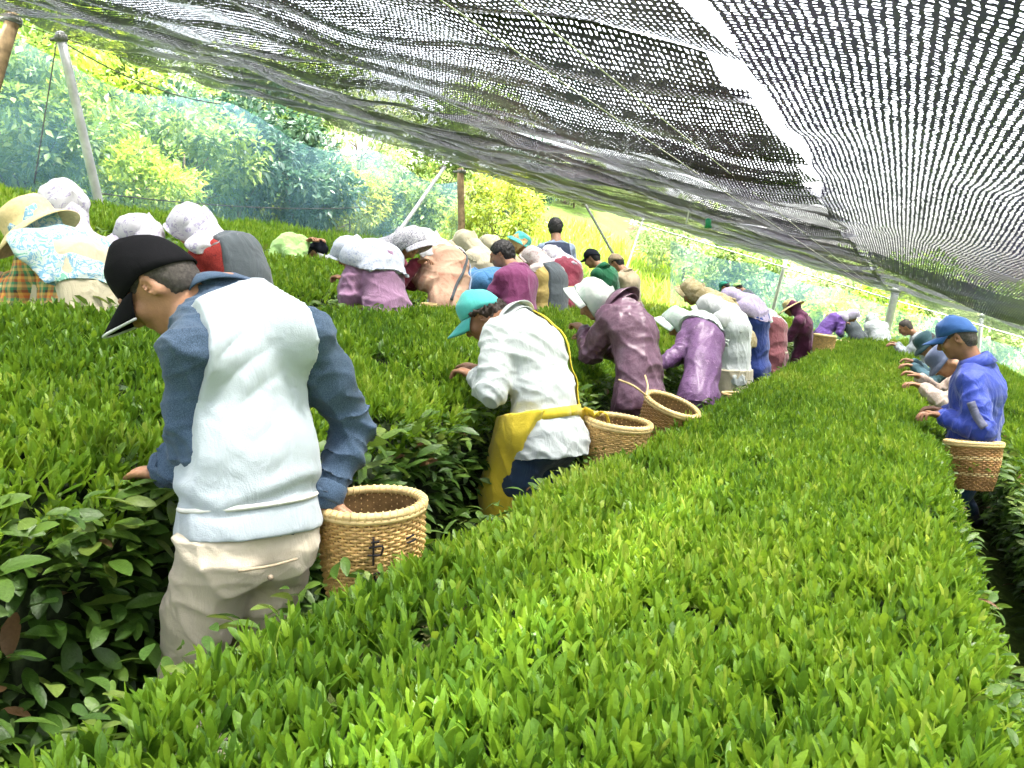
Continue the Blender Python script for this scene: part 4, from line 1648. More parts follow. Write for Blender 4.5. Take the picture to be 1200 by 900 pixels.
def straw_hat(J, mat, brim=.085, tall=.105, droop=.035, name='straw_hat', r0=.098, band=None, z0=.03, seed=0):
    na = 44
    th = np.arange(na) / na * 2 * math.pi
    pr = [(r0 + brim, z0 - droop), (r0 + brim * .66, z0 - droop * .55), (r0 + brim * .33, z0 - droop * .2), (r0, z0), (r0 * .985, z0 + tall * .3), (r0 * .95, z0 + tall * .62), (r0 * .82, z0 + tall * .86), (r0 * .5, z0 + tall * .98), (r0 * .2, z0 + tall * 1.02), (.002, z0 + tall * 1.02)]
    rows = []
    for rr, zz in pr:
        wv = .012 * np.sin(2 * th + seed) * max(0, (rr - r0) / brim) if rr > r0 else 0
        rows.append(hp_(J, rr * .95 * np.cos(th), -.005 + rr * 1.04 * np.sin(th), zz + wv + 0 * th))
    o = wear(J, name, np.concatenate(rows), [grid_faces(len(pr), na, True)], mat, None, .004)
    if band is not None:
        rows = [hp_(J, (r0 + .003) * .95 * np.cos(th), -.005 + (r0 + .003) * 1.04 * np.sin(th), z0 + q + 0 * th) for q in (.004, .03)]
        wear(J, 'band', np.concatenate(rows), [grid_faces(2, na, True)], band, o, .003)
    return o


def strip(J, name, P, width, nrm_c, mat, parent=None, th=.006, on=None):
    """flat band through points P, lying with its face away from the point nrm_c(i)"""
    P = catmull(np.array(P, float), 6)
    nsn = None
    if on is not None:                                  # lay the band on a garment
        tree = BVHTree.FromPolygons([tuple(q) for q in on[0]], [tuple(int(x) for x in q) for q in on[1][0]])
        Q, M = [], []
        for p in P:
            co, no, ii, dd = tree.find_nearest(Vector(p))
            Q.append(np.array(co)); M.append(np.array(no))
        P, nsn = np.array(Q), np.array(M)
        for _ in range(4):
            P[1:-1] = .5 * P[1:-1] + .25 * (P[:-2] + P[2:])
            nsn[1:-1] = .5 * nsn[1:-1] + .25 * (nsn[:-2] + nsn[2:])
        for q in range(len(P)):                          # keep it on the outside of every crease
            co, no, ii, dd = tree.find_nearest(Vector(P[q]))
            out_ = (P[q] - np.array(co)) @ nsn[q]
            if out_ < .004:
                P[q] = P[q] + nsn[q] * (.004 - out_)
        nsn /= np.linalg.norm(nsn, axis=1)[:, None] + 1e-9
        P = P + nsn * .006
    T = np.gradient(P, axis=0)
    T /= np.linalg.norm(T, axis=1)[:, None] + 1e-9
    C_ = np.asarray(nrm_c, float)
    nn = P - C_ if nsn is None else nsn
    nn -= T * (nn * T).sum(1)[:, None]
    nn /= np.linalg.norm(nn, axis=1)[:, None] + 1e-9
    sd_ = np.cross(T, nn)
    V = np.stack([P - sd_ * width / 2, P + nn * .003, P + sd_ * width / 2], 1).reshape(-1, 3)
    return wear(J, name, V, [grid_faces(len(P), 3)], mat, parent, th)


def ring_around(J, c, ax, sx, wx, wy, n=40, wob=0):
    be = np.linspace(0, 2 * math.pi, n + 1)
    bk = unit(np.cross(sx, ax))
    return c + np.sin(be)[:, None] * sx * wx + np.cos(be)[:, None] * bk * wy


def waist_band(J, name, mat, inf=.05, at=.02, width=.035, fem=True, th=.006, parent=None):
    S = J.S
    c = J.P + J.d1 * at
    ww = .139 * S * J.wid + inf
    P = ring_around(J, c, J.d1, J.r, ww, (.144 * S * J.wid * .73 + inf))
    V = np.stack([P + J.d1 * width / 2, P + (P - c) * .02, P - J.d1 * width / 2], 1).reshape(-1, 3)
    return wear(J, name, V, [grid_faces(len(P), 3)], mat, parent, th)


# ------------------------------------------------------------------ baskets
M_CANE = simple('split_bamboo', (.62, .40, .15), .55, .28, 26, .25, .4)
M_CANE_P = simple('pale_bamboo_rim', (.70, .52, .24), .5, .18, 22, .2, .4)
M_CANE_D = simple('old_bamboo', (.44, .245, .09), .55, .3, 26, .25, .4)
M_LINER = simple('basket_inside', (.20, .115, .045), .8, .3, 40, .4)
M_INK = simple('black_ink', (.012, .01, .012), .6, .1, 10, .1)
M_TEAP = M_YOUNG


def basket(label, c, axis, h, rt, rb, rows_=24, stakes=36, mat=None, rim=None, belly=.04, ink=None, lod=0, bands=False, cord=None, handle=None):
    """open woven basket: c = centre of the mouth, axis points up out of it"""
    mat = mat or M_CANE
    ax = unit(axis)
    u = unit(np.cross([0, 1., .1], ax))
    v = np.cross(ax, u)
    c = np.array(c, float)
    base = c - ax * h
    root = empty('basket', base, label, 'basket', 'bamboo picking baskets')

    def rad(t):                                       # t: 0 base .. 1 mouth
        return rb + (rt - rb) * t + belly * rt * math.sin(math.pi * t)

    def ringp(t, th, dr=0):
        return base + ax * (h * t) + (np.cos(th)[:, None] * u + np.sin(th)[:, None] * v) * (rad(t) + dr)[:, None] if np.ndim(dr) else base + ax * (h * t) + (np.cos(th)[:, None] * u + np.sin(th)[:, None] * v) * (rad(t) + dr)
    parts = []
    sg = stakes * 2 if lod == 0 else stakes
    th = np.arange(sg + 1) / sg * 2 * math.pi
    ns = 6 if lod == 0 else 4
    sr = h / rows_ * .5
    for q in range(rows_):
        t = (q + .5) / rows_
        dr = .0042 * np.cos(th * stakes / 2 + math.pi * (q % 2)) * (rt / .125)
        P = ringp(t, th, dr + 0 * th)
        P = P + ax * (.0012 * np.sin(th * 3 + q))[:, None]
        # flat split cane: taller than thick
        T = np.gradient(P, axis=0); T /= np.linalg.norm(T, axis=1)[:, None]
        rd = P - (base + ax * (h * t)); rd /= np.linalg.norm(rd, axis=1)[:, None]
        ang = np.arange(ns) / ns * 2 * math.pi
        R = P[:, None, :] + np.cos(ang)[None, :, None] * rd[:, None, :] * .0030 + np.sin(ang)[None, :, None] * ax * sr * .98
        parts.append((R.reshape(-1, 3), [grid_faces(len(P), ns, True)]))
    V, F = join(parts)
    nband = len(grid_faces(len(th), ns, True))
    mi = None
    mats = [mat]
    if bands:
        mats = [mat, M_CANE_P]
        mi = np.concatenate([np.full(nband, 1 if q in bands else 0) for q in range(rows_)])
    link('woven_wall', mesh_np('woven_wall', V - base, F, mats, True, None, mi), root)
    parts = []
    for q in range(stakes):
        a = (q + .0) / stakes * 2 * math.pi
        tt = np.linspace(0, 1, 6)
        P = np.array([ringp(t, np.array([a]))[0] for t in tt])
        parts.append(tube(P, .0030 * rt / .125, 4, False))
    V, F = join(parts)
    so = link('stakes', mesh_np('stakes', V - base, F, [mat]), root)
    so['kind'] = 'stuff'
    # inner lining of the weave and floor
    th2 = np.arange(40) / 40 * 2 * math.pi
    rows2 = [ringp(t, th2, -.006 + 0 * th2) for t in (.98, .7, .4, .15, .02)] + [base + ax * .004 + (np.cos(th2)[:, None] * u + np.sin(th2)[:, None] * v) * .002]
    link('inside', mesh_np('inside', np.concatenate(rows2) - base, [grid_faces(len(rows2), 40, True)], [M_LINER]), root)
    # plaited rim
    th3 = np.linspace(0, 2 * math.pi, 73)
    parts = []
    R0 = rad(1)
    for q, (rr, zz, wr) in enumerate(((.000, .000, .0105), (.004, -.012, .007))):
        P = base + ax * (h * 1.0 + zz) + (np.cos(th3)[:, None] * u + np.sin(th3)[:, None] * v) * (R0 + rr)
        parts.append(tube(P, wr * rt / .125, 8, False))
    ths = np.linspace(0, 2 * math.pi, 73 * 6)
    wrapP = base + ax * (h + .0115 * np.sin(ths * 46) * rt / .125)[:, None] + (np.cos(ths)[:, None] * u + np.sin(ths)[:, None] * v) * (R0 + .0115 * np.cos(ths * 46) * rt / .125)[:, None]
    if lod == 0:
        parts.append(tube(wrapP, .0022, 4, False))
    V, F = join(parts)
    link('rim', mesh_np('rim', V - base, F, [rim or M_CANE_P]), root)
    # picked leaves lying inside
    N = 260 if lod == 0 else 90
    a, rr = RNG.uniform(0, 6.28, N), np.sqrt(RNG.uniform(0, 1, N)) * rad(.5) * .9
    pos = base + ax * (h * (.45 + .08 * RNG.random(N)))[:, None] + (np.cos(a) * rr)[:, None] * u + (np.sin(a) * rr)[:, None] * v
    L = RNG.uniform(.04, .065, N)
    Vl, Fl, at = leaves(pos, rand_unit(N) + ax * .2, rand_unit(N) + ax, L, L * .2, RNG.uniform(.2, .9, N), 1, .2)
    tag(link('picked_leaves', mesh_np('picked_leaves', Vl, Fl, [M_YOUNG], True, {'rnd': at})), 'freshly picked tea leaves heaped in the ' + label.split(' basket')[0] + ' basket', 'tea leaves', 'heaps of picked leaves', 'stuff')
    if ink:
        parts = []
        for stroke in ink:
            P = []
            for ang, zz in catmull(np.array(stroke, float), 3) if len(stroke) > 2 else np.linspace(stroke[0], stroke[1], 6):
                P.append(base + ax * zz + (math.cos(ang) * u + math.sin(ang) * v) * (rad(zz / h) + .0100))
            parts.append(tube(P, .0030, 5))
        V, F = join(parts)
        link('ink_mark', mesh_np('ink_mark', V - base, F, [M_INK]), root)
    if cord is not None:
        for pts in cord:
            V, F = tube(catmull(pts, 5), .005, 6)
            link('cord', mesh_np('cord', V - base, F, [M_CANE_P]), root)
    return root, base, ax, u, v


def waist_cord(J, cmouth, rt, mat=None, fem=True, w=.05):
    """belt that carries a basket: round the waist and back to the rim; belongs to the wearer"""
    return waist_band(J, 'waist_cord', mat or M_STRING, w, .05, .016, fem, .008)
# ================================================================== CLOTHS
K_DENIM = cloth('denim', (.040, .074, .128), .85, .22, 420, .16, .1, .2, (.085, .13, .20))
K_WHITEVEST = cloth('white_quilted_vest', (.52, .59, .64), .75, .05, 300, .25)
K_KHAKI = cloth('khaki_twill', (.74, .65, .50), .85, .07, 380, .3)
K_BLACK = cloth('black_cotton', (.010, .010, .012), .9, .15, 380, .2, 0, .08)
K_SILVER = simple('silver_piping', (.62, .63, .65), .35, .05, 20, .05, .5)
K_TEAL = cloth('teal_cotton', (.10, .55, .52), .8, .08, 380, .2)
K_WSHIRT = cloth('white_satin_shirt', (.58, .63, .63), .5, .05, 300, .3, .3, .4)
K_APRON = cloth('yellow_apron', (.92, .70, .05), .7, .08, 300, .3)
K_NAVY = cloth('navy_trousers', (.030, .060, .125), .85, .15, 380, .3)
K_WHITE = cloth('white_cotton', (.62, .64, .64), .85, .04, 380, .25)
K_MINTW = printed('mint_white_cotton', [(0, (.62, .72, .66)), (.45, (.74, .78, .75)), (.7, (.55, .70, .62))], 9, 'noise', .85, 'LINEAR')
K_MINT = printed('pale_green_cotton', [(0, (.36, .60, .46)), (.45, (.58, .74, .63)), (.6, (.74, .80, .76)), (.8, (.34, .58, .48))], 10, 'noise', .85, 'LINEAR')
K_PLUM = printed('plum_rainwear', [(0, (.105, .055, .085)), (.45, (.17, .085, .135)), (.6, (.24, .13, .19)), (.8, (.13, .07, .11))], 26, 'noise', .42, 'LINEAR', 2, .45)
K_PURFLOR = printed('purple_floral', [(0, (.075, .022, .105)), (.38, (.125, .045, .16)), (.52, (.27, .145, .30)), (.58, (.09, .03, .12)), (.72, (.50, .32, .50))], 30, 'noise', .45, 'LINEAR', 1.8, .45)
K_LILAC = cloth('lilac_jacket', (.34, .19, .31), .8, .12, 300, .35)
K_BLUEPAT = printed('blue_white_kerchief', [(0, (.56, .60, .68)), (.42, (.62, .66, .74)), (.54, (.34, .39, .56)), (.60, (.58, .63, .72)), (.72, (.40, .46, .6))], 44, 'noise', .85)
K_LILPAT = printed('white_lilac_kerchief', [(0, (.70, .69, .74)), (.5, (.72, .71, .76)), (.56, (.42, .38, .55)), (.64, (.70, .69, .74)), (.74, (.40, .33, .56))], 26, 'noise', .85)
K_GREYPAT = printed('grey_white_kerchief', [(0, (.66, .66, .68)), (.42, (.2, .19, .25)), (.5, (.66, .66, .7)), (.62, (.28, .26, .33)), (.74, (.66, .64, .68))], 46, 'noise', .85)
K_FLORAL = printed('blue_green_floral', [(0, (.20, .46, .36)), (.36, (.56, .70, .62)), (.46, (.22, .44, .62)), (.53, (.66, .74, .72)), (.64, (.30, .56, .46)), (.74, (.62, .68, .60))], 15, 'noise', .85)
K_SHEERG = printed('pale_green_floral', [(0, (.38, .58, .42)), (.42, (.60, .70, .60)), (.56, (.36, .54, .48)), (.7, (.66, .72, .64))], 30, 'noise', .85)
K_CREAM = cloth('cream_fleece', (.62, .56, .40), .95, .05, 200, .3)
K_PLAID = plaid('green_orange_plaid', [(.05, .22, .10), (.07, .05, .035), (.62, .33, .07), (.50, .14, .05), (.10, .24, .12), (.55, .42, .16)], 15)
K_STRAW = simple('straw', (.62, .50, .26), .8, .15, 60, .6, .2)
K_GREYV = cloth('grey_vest', (.095, .115, .13), .9, .12, 300, .3)
K_RED = printed('red_print', [(0, (.32, .035, .03)), (.5, (.42, .05, .04)), (.6, (.20, .02, .025)), (.75, (.5, .12, .08))], 60, 'noise', .85)
K_DKRED = cloth('dark_red_jacket', (.25, .035, .065), .85, .12, 300, .3)
K_PEACH = printed('peach_smock', [(0, (.62, .34, .22)), (.5, (.70, .46, .33)), (.7, (.58, .26, .17))], 8, 'noise', .85, 'LINEAR')
K_SKYB = cloth('blue_jacket', (.07, .23, .46), .7, .12, 300, .3)
K_MAG = cloth('magenta_hoodie', (.23, .05, .15), .9, .1, 300, .3)
K_PINKW = printed('pink_white_kerchief', [(0, (.70, .62, .60)), (.5, (.72, .66, .64)), (.58, (.55, .34, .32)), (.66, (.7, .64, .62))], 36, 'noise', .85)
K_YEL = cloth('ochre_shirt', (.56, .42, .14), .85, .08, 300, .3)
K_TNAVY = cloth('navy_tshirt', (.035, .05, .095), .9, .12, 300, .25)
K_SLEEVEB = cloth('pale_blue_cotton', (.30, .38, .52), .9, .1, 300, .25)
K_GREEN = cloth('bottle_green_fleece', (.015, .15, .065), .9, .1, 300, .25)
K_NCAP = cloth('dark_navy_cap', (.015, .018, .027), .9, .1, 300, .2, 0, .1)
K_BEIGE = cloth('beige_shirt', (.52, .42, .28), .85, .08, 300, .3)
K_TANCAP = cloth('tan_cap', (.34, .26, .16), .85, .08, 300, .2)
K_LIME = cloth('lime_jacket', (.40, .66, .22), .75, .08, 300, .3)
K_KHAKIB = printed('khaki_bonnet', [(0, (.27, .21, .10)), (.45, (.40, .33, .17)), (.6, (.55, .48, .30)), (.8, (.3, .24, .13))], 16, 'noise', .85, 'LINEAR')
K_BLUE = cloth('blue_work_jacket', (.035, .07, .30), .8, .1, 300, .3)
K_LILS = printed('lilac_kerchief', [(0, (.46, .40, .58)), (.5, (.56, .50, .66)), (.6, (.34, .27, .48)), (.72, (.6, .55, .68))], 34, 'noise', .85)
K_PKBR = cloth('rose_brown_smock', (.30, .105, .12), .85, .12, 300, .35)
K_BURG = cloth('burgundy_jacket', (.135, .03, .085), .7, .12, 300, .35)
K_VIOL = cloth('violet_jacket', (.20, .10, .42), .75, .12, 300, .35)
K_LAVW = cloth('lavender_white_scarf', (.60, .54, .70), .85, .05, 300, .3)
K_ROYAL = cloth('royal_blue_windcheater', (.028, .065, .46), .55, .12, 300, .35, .2, .35)
K_GREYPAD = cloth('grey_elbow_panel', (.13, .14, .22), .6, .1, 300, .3)
K_BCAP = cloth('blue_cap', (.03, .11, .34), .8, .1, 300, .2)
K_JEANS = cloth('blue_jeans', (.03, .10, .20), .85, .18, 420, .4)
K_DKTEAL = cloth('dark_teal_cotton', (.04, .10, .12), .85, .1, 300, .25)
K_TEALJ = cloth('grey_teal_jacket', (.10, .20, .25), .85, .1, 300, .3)
K_CHINTZ = printed('beige_pink_sleeve', [(0, (.60, .46, .38)), (.5, (.68, .58, .52)), (.62, (.46, .30, .22)), (.74, (.66, .54, .46))], 40, 'noise', .85)
K_PALEGRY = cloth('pale_grey_shirt', (.42, .47, .50), .85, .08, 300, .3)
K_GRYHAT = cloth('grey_blue_hat', (.13, .16, .27), .85, .08, 300, .2)
K_ORANGE = printed('orange_kerchief', [(0, (.58, .36, .12)), (.5, (.62, .46, .22)), (.65, (.50, .22, .10))], 24, 'noise', .85, 'LINEAR')
K_GRNCAP = cloth('green_cap', (.02, .25, .17), .85, .08, 300, .2)
M_BHAIR = simple('black_hair', (.012, .010, .010), .45, .3, 60, .8, .4)
M_BRHAIR = simple('dark_brown_hair', (.030, .018, .012), .5, .3, 60, .9, .4)
M_GREYHAIR = simple('greying_hair', (.075, .065, .058), .6, .5, 120, .9, .3)

NEAR, MID, FAR = .0075, .011, .015

# ================================================================== THE NEAR AISLE
# ---- man in the black cap, white vest and denim shirt
j = person('man in black cap, white vest over denim shirt and khaki trousers reaching into his basket', PL(187, 336, -1.74), az=66, lean=30, S=1.0, haz=112, hpitch=44,
           hands=[PL(166, 553, -1.78), PL(410, 606, -1.33)], skin='tan', vox=.0065, pelvis=PL(293, 622, -1.47), fem=False, curve=.55,
           nbase=PL(268, 348, -1.62), elbows=[PL(226, 540, -1.60), PL(414, 500, -1.36)], wid=.90, shl=[PL(224, 414, -1.54), PL(356, 392, -1.38)])
hair(j, M_GREYHAIR, .004, .0018, -.052, .045, 260, .006, True)
cap(j, K_BLACK, K_BLACK, K_SILVER, blen=.100, wide=.078, droop=1.0, tall=.122, z0=.026)
sh_ = top(j, K_DENIM, 'denim_shirt', .020, .0, .93, .012, .010, .018, 21, 12, False, vox=.008, stretch=(1, 1, 1.2))
collar_band(j, K_DENIM, sh_, .05, .080, .014)
vs = vest(j, K_WHITEVEST, 'vest', .036, .0, False, .0025, 17, 8, vox=.008, skirt_w=.004)
me = vs.data                                           # drag folds fanning out from under the left arm
co = np.zeros(len(me.vertices) * 3, np.float32); me.vertices.foreach_get('co', co); co = co.reshape(-1, 3).astype(float) + j.base
no = np.zeros(len(me.vertices) * 3, np.float32); me.vertices.foreach_get('normal', no); no = no.reshape(-1, 3)
aa = (co - j.C) @ j.r
bb = (co - j.C) @ j.d2
ph = bb - .85 * aa + .22 * aa ** 2 + .018 * noise3(co, 6, 2)
prof = np.abs(np.sin(ph * 38 + .6 * np.sin(ph * 17)))
msk = np.clip((.06 - aa) / .16, .06, 1) * np.clip((aa + .165) / .05, .15, 1) * np.clip((bb + .34) / .06, 0, 1) * np.clip((.09 - bb) / .08, 0, 1) * np.clip(.75 + .8 * noise3(co, 9, 1), .15, 1.2)
co = co + no * ((prof ** .7 - .8) * .011 * msk)[:, None]
ph2 = ((co - j.P) @ j.d1 - .03 * noise3(co, 7, 1) - .06)   # blousing just over the waist cord
co = co + no * (.007 * np.exp(-(ph2 - .045) ** 2 / .0006) - .006 * np.exp(-(ph2 - .012) ** 2 / .0002))[:, None]
me.vertices.foreach_set('co', (co - j.base).astype(np.float32).ravel()); me.update()
waist_band(j, 'waist_cord', M_STRING, .045, .075, .010, False, .005, vs)
tr = trousers(j, K_KHAKI, 'trousers', .013, .95, False, .013, 13, .008, True, 9, .02)
# welt pocket with its button on the seat of the trousers
pk = j.P - j.d1 * .055 - j.f * .135 - j.r * .015
strip(j, 'pocket_welt', [pk - j.r * .075 + j.f * .012, pk, pk + j.r * .075 + j.f * .012], .006, j.P, K_BEIGE, tr, .004)
V, F = tube([pk - j.d1 * .028 - j.f * .004, pk - j.d1 * .028 + j.f * .004], .007, 10)
wear(j, 'pocket_button', V, F, simple('horn_button', (.25, .2, .14), .4, .2, 30, .05), tr)
for i in (0, 1):                                       # shirt cuffs
    d = unit(j.wr[i] - j.el[i])
    c = j.el[i] + (j.wr[i] - j.el[i]) * .90
    V, F = tube([c - d * .028, c - d * .02, c + d * .022, c + d * .028], [.036, .0425, .0415, .036], 16, False)
    wear(j, 'cuff', V, F, K_DENIM, sh_, .004)
INK = [[(-.02, .212), (.12, .214)], [(-.06, .198), (.17, .200), (.14, .176)], [(-.09, .178), (.14, .177)], [(.02, .226), (.005, .150)],
       [(-.30, .118), (-.16, .126), (-.05, .116)], [(-.26, .104), (-.12, .106)], [(-.18, .132), (-.20, .088)], [(.02, .128), (.03, .090)], [(.02, .126), (.15, .128), (.14, .094)], [(.03, .110), (.14, .111)],
       [(.62, .208), (.80, .212)], [(.64, .196), (.86, .198)]]
mouth = PL(435, 589, -1.30)
# turn the ink towards the viewer: angles are measured from the basket's own u axis
bax = unit(np.array([.02, -.06, 1.0]))
bu = unit(np.cross([0, 1., .1], bax)); bv = np.cross(bax, bu)
tocam = unit(CAM - mouth)
a0 = math.atan2(tocam @ bv, tocam @ bu)
INK = [[(a0 + a, z) for a, z in st] for st in INK]
basket('pale yellow basket with black ink marks under the black capped man\'s right hand', mouth, bax, .275, .140, .118, 32, 48, M_CANE, M_CANE_P, .05, INK)

# ---- woman in the teal cap and yellow apron
j = person('woman in teal cap, white shirt and yellow apron bending with a sprig in her hands', PL(566, 371, -1.86), az=72, lean=44, S=1.02, haz=106, hpitch=38,
           hands=[PL(541, 434, -1.88), PL(547, 428, -2.0)], skin='brown', vox=.0075, pelvis=PL(641, 505, -1.46), curve=.45)
hair(j, M_BRHAIR, .016, .010, -.085, .03, 90, .007, True)
cap(j, K_TEAL, K_TEAL, None, blen=.105, wide=.085, droop=.9, tall=.105, z0=.036)
st = top(j, K_WSHIRT, 'white_shirt', .026, .12, .86, .024, .016, .014, 17, 21, True, vox=.0095, skirt=0, skirt_w=.03)
collar_band(j, K_WSHIRT, st, .05, .085, .012)
trousers(j, K_NAVY, 'trousers', .020, .95, True, .010, 15, .0095, True, 4)
# apron: front panel, waist tie, shoulder strap
V = Vol(.03)
fw = j.f
V.seg(j.W + j.d1 * .02, j.P, .138 + .060, .222, j.r, .86, .88)
V.seg(j.P + fw * .06, j.P + fw * .17 - np.array([0, 0, .30]), .215, .205, j.r, .85, .85)
V.seg(j.P + fw * .17 - np.array([0, 0, .30]), j.P + fw * .15 - np.array([0, 0, .66]), .205, .20, j.r, .85, .78)
V.clip(j.P - fw * .055, -.5 * fw - np.array([0, 0, .19]))
V.clip(j.P - np.array([0, 0, .62]), (0, 0, -1))
V.clip(j.P + j.d1 * .09, j.d1)
a, b = V.mesh(.0095)
a = folds(a - j.base, b, .010, 13, 6, (1.3, 1.3, .5)) + j.base
ap = wear(j, 'apron', a, b, K_APRON)
waist_band(j, 'waist_tie', K_APRON, .040, .075, .045, True, .006, ap)
strip(j, 'shoulder_strap', [j.N - j.d3 * .03 + j.r * .08 + np.array([0, 0, .078]), j.C + j.r * .13 - j.f * .09 + np.array([0, 0, .06]), j.W + j.r * .15 - j.f * .07 + np.array([0, 0, .02]), j.P + j.r * .165 - j.f * .10 + j.d1 * .09], .055, (j.C + j.P) / 2, K_APRON, ap, .005, j.top_geo)
for k in (-1, 1):
    P0 = j.P + j.r * .16 - j.f * .155 + j.d1 * .07
    strip(j, 'apron_bow', [P0, P0 + np.array([.05 * k, .03, .0]), P0 + np.array([.05 + .02 * k, .05, -.16])], .05, j.P, K_APRON, ap, .004)
V, F = tube(catmull([j.wr[0] + unit(np.cross(unit(j.wr[0] - j.el[0]), [0, 0, 1])) * .001, j.wr[0]], 1), .03, 8) if False else tube([j.wr[1] - unit(j.wr[1] - j.el[1]) * .03, j.wr[1] - unit(j.wr[1] - j.el[1]) * .005], .034, 14)
wear(j, 'pink_cuff', V, F, K_PINKW, j.root)
basket('yellow basket at the hip of the woman in the yellow apron', PL(725, 494, -1.19), (.16, -.03, 1), .25, .148, .118, 26, 40, M_CANE, M_CANE_P, .04)

# ---- woman in plum rainwear with a white bonnet
j = person('woman in shiny plum rain jacket and white bonnet holding a leaf up to her face', PL(696, 352, -1.83), az=75, lean=36, S=1.02, haz=98, hpitch=34,
           hands=[PL(676, 380, -1.98), PL(682, 392, -1.95)], vox=.0085, pelvis=PL(748, 462, -1.47), curve=.6)
bonnet(j, K_MINTW, .0, .06, .03, None, .012, .15, seed=4)
tp = top(j, K_PLUM, 'rain_jacket', .032, .10, .9, .024, .014, .017, 15, 31, True, skirt_w=.02, vox=.011)
collar_band(j, K_PLUM, tp, .075, .105, .03)
V = Vol(.03)
V.seg(j.N - j.d3 * .02 - j.f * .05, j.N - j.d3 * .10 - j.f * .05 + np.array([0, 0, .035]), .095, .075, j.r, .5, .35)
a, b = V.mesh(.011)
a = folds(a - j.base, b, .02, 26, 2) + j.base
wear(j, 'hood', a, b, K_PLUM, tp)
trousers(j, K_PLUM, 'rain_trousers', .024, .95, True, .014, 14, .012)
for i in (0, 1):
    d = unit(j.wr[i] - j.el[i])
    V, F = tube([j.wr[i] - d * .06, j.wr[i] - d * .01], .036, 14)
    wear(j, 'pale_cuff', V, F, K_WHITE)
basket('tilted brown basket slung on a cord behind the plum rain jacket', PL(788, 474, -1.16), (.40, -.10, .95), .26, .152, .115, 26, 36, M_CANE_D, M_CANE_P, .03,
       cord=[[PL(725, 445, -1.36), PL(742, 452, -1.25), PL(758, 464, -1.20)], [PL(757, 466, -1.2), PL(759, 452, -1.3), PL(756, 440, -1.38)]])

# ---- woman in purple floral
j = person('woman in purple floral smock with a pale green bonnet hanging over her shoulders', PL(795, 379, -1.72), az=78, lean=48, S=1.0, haz=100, hpitch=42, vox=.011, pelvis=PL(818, 462, -1.40), curve=.55)
bonnet(j, K_MINT, .14, .07, .03, None, .012, .15, seed=7, fold=.012, hug=.055)
top(j, K_PURFLOR, 'floral_smock', .036, .12, .92, .030, .012, .016, 15, 41, True, skirt_w=.02, vox=.012)
trousers(j, K_PURFLOR, 'work_trousers', .03, .95, True, .014, 14, .013)

# ---- the rest of the near aisle
j = person('woman in khaki bonnet upright between the pale green bonnet and the white hood', PL(811, 343, -1.95), az=80, lean=36, S=1.0, haz=85, hpitch=35, vox=MID)
bonnet(j, K_KHAKIB, .10, .055, .02, None, .008, .17, seed=9)
top(j, K_KHAKIB, 'jacket', .024, .12, vox=MID)
trousers(j, K_NAVY, vox=FAR)

j = person('woman wrapped in white with a white hood and pale apron skirt', PL(833, 362, -1.66), az=70, lean=40, S=1.0, haz=80, hpitch=50, vox=MID, pelvis=PL(860, 438, -1.42), curve=.5)
bonnet(j, K_WHITE, .14, .05, .02, None, .008, .18, seed=11)
top(j, K_WSHIRT, 'white_jacket', .030, .10, vox=MID, amp=.012)
V = Vol(.03)
V.seg(j.P + j.d1 * .06, j.P - np.array([0, 0, .34]) + j.f * .03, .205, .215, j.r, .8, .78)
V.clip(j.P + j.d1 * .05, j.d1)
V.clip(j.P - np.array([0, 0, .33]), (0, 0, -1))
a, b = V.mesh(MID)
a = folds(a - j.base, b, .012, 16, 3, (1.3, 1.3, .5)) + j.base
wear(j, 'apron_skirt', a, b, K_CREAM)
trousers(j, K_NAVY, vox=FAR)
basket('yellow basket half hidden behind the pale apron skirt', PL(868, 463, -1.14), (.1, 0, 1), .24, .14, .115, 20, 30, M_CANE, M_CANE_P, .04, lod=1)

j = person('woman in blue work jacket with a lilac kerchief down her back', PL(858, 352, -1.66), az=75, lean=42, S=1.02, haz=85, hpitch=50, vox=FAR, pelvis=PL(884, 428, -1.42), curve=.5)
bonnet(j, K_LILS, .13, .03, .02, None, .006, .15, seed=13, hug=.055)
top(j, K_BLUE, 'work_jacket', .028, .12, vox=FAR, amp=.012)
trousers(j, K_NAVY, vox=FAR)

j = person('woman in rose brown belted smock and pale green kerchief', PL(884, 366, -1.68), az=80, lean=32, S=1.02, haz=88, hpitch=50, vox=FAR, pelvis=PL(907, 414, -1.42), curve=.6)
bonnet(j, K_MINT, .13, .03, .02, None, .008, .18, seed=15)
top(j, K_PKBR, 'belted_smock', .032, .30, vox=FAR, amp=.012, skirt_w=.02)
waist_band(j, 'belt', K_CREAM, .044, .02, .03, True, .006)
trousers(j, K_BEIGE, 'work_trousers', .012, vox=FAR)

j = person('woman in burgundy hooded jacket and wide pale straw hat', PL(927, 361, -1.60), az=85, lean=18, S=1.05, haz=88, hpitch=28, vox=FAR, pelvis=PL(942, 402, -1.42))
straw_hat(j, K_STRAW, .10, .10, .03, band=K_CREAM)
tp = top(j, K_BURG, 'hooded_jacket', .036, .34, vox=FAR, amp=.014, skirt_w=.03, puff=.02)
V = Vol(.03)
V.seg(j.N - j.f * .06 + np.array([0, 0, .03]), j.N - j.f * .09 - np.array([0, 0, .05]), .09, .085, j.r, .6, .45)
a, b = V.mesh(FAR)
wear(j, 'hood', folds(a - j.base, b, .02, 24, 2) + j.base, b, K_BURG, tp)
bonnet(j, K_BURG, .02, .0, .0, None, -.002, .12, seed=2, face=.02, name='neck_cloth')
for i in (0, 1):
    V, F = tube([j.el[i] * .5 + j.wr[i] * .5, j.wr[i]], [.052, .042], 14)
    wear(j, 'oversleeve', V, F, K_TEALJ)
trousers(j, K_BURG, 'work_trousers', .02, vox=FAR)
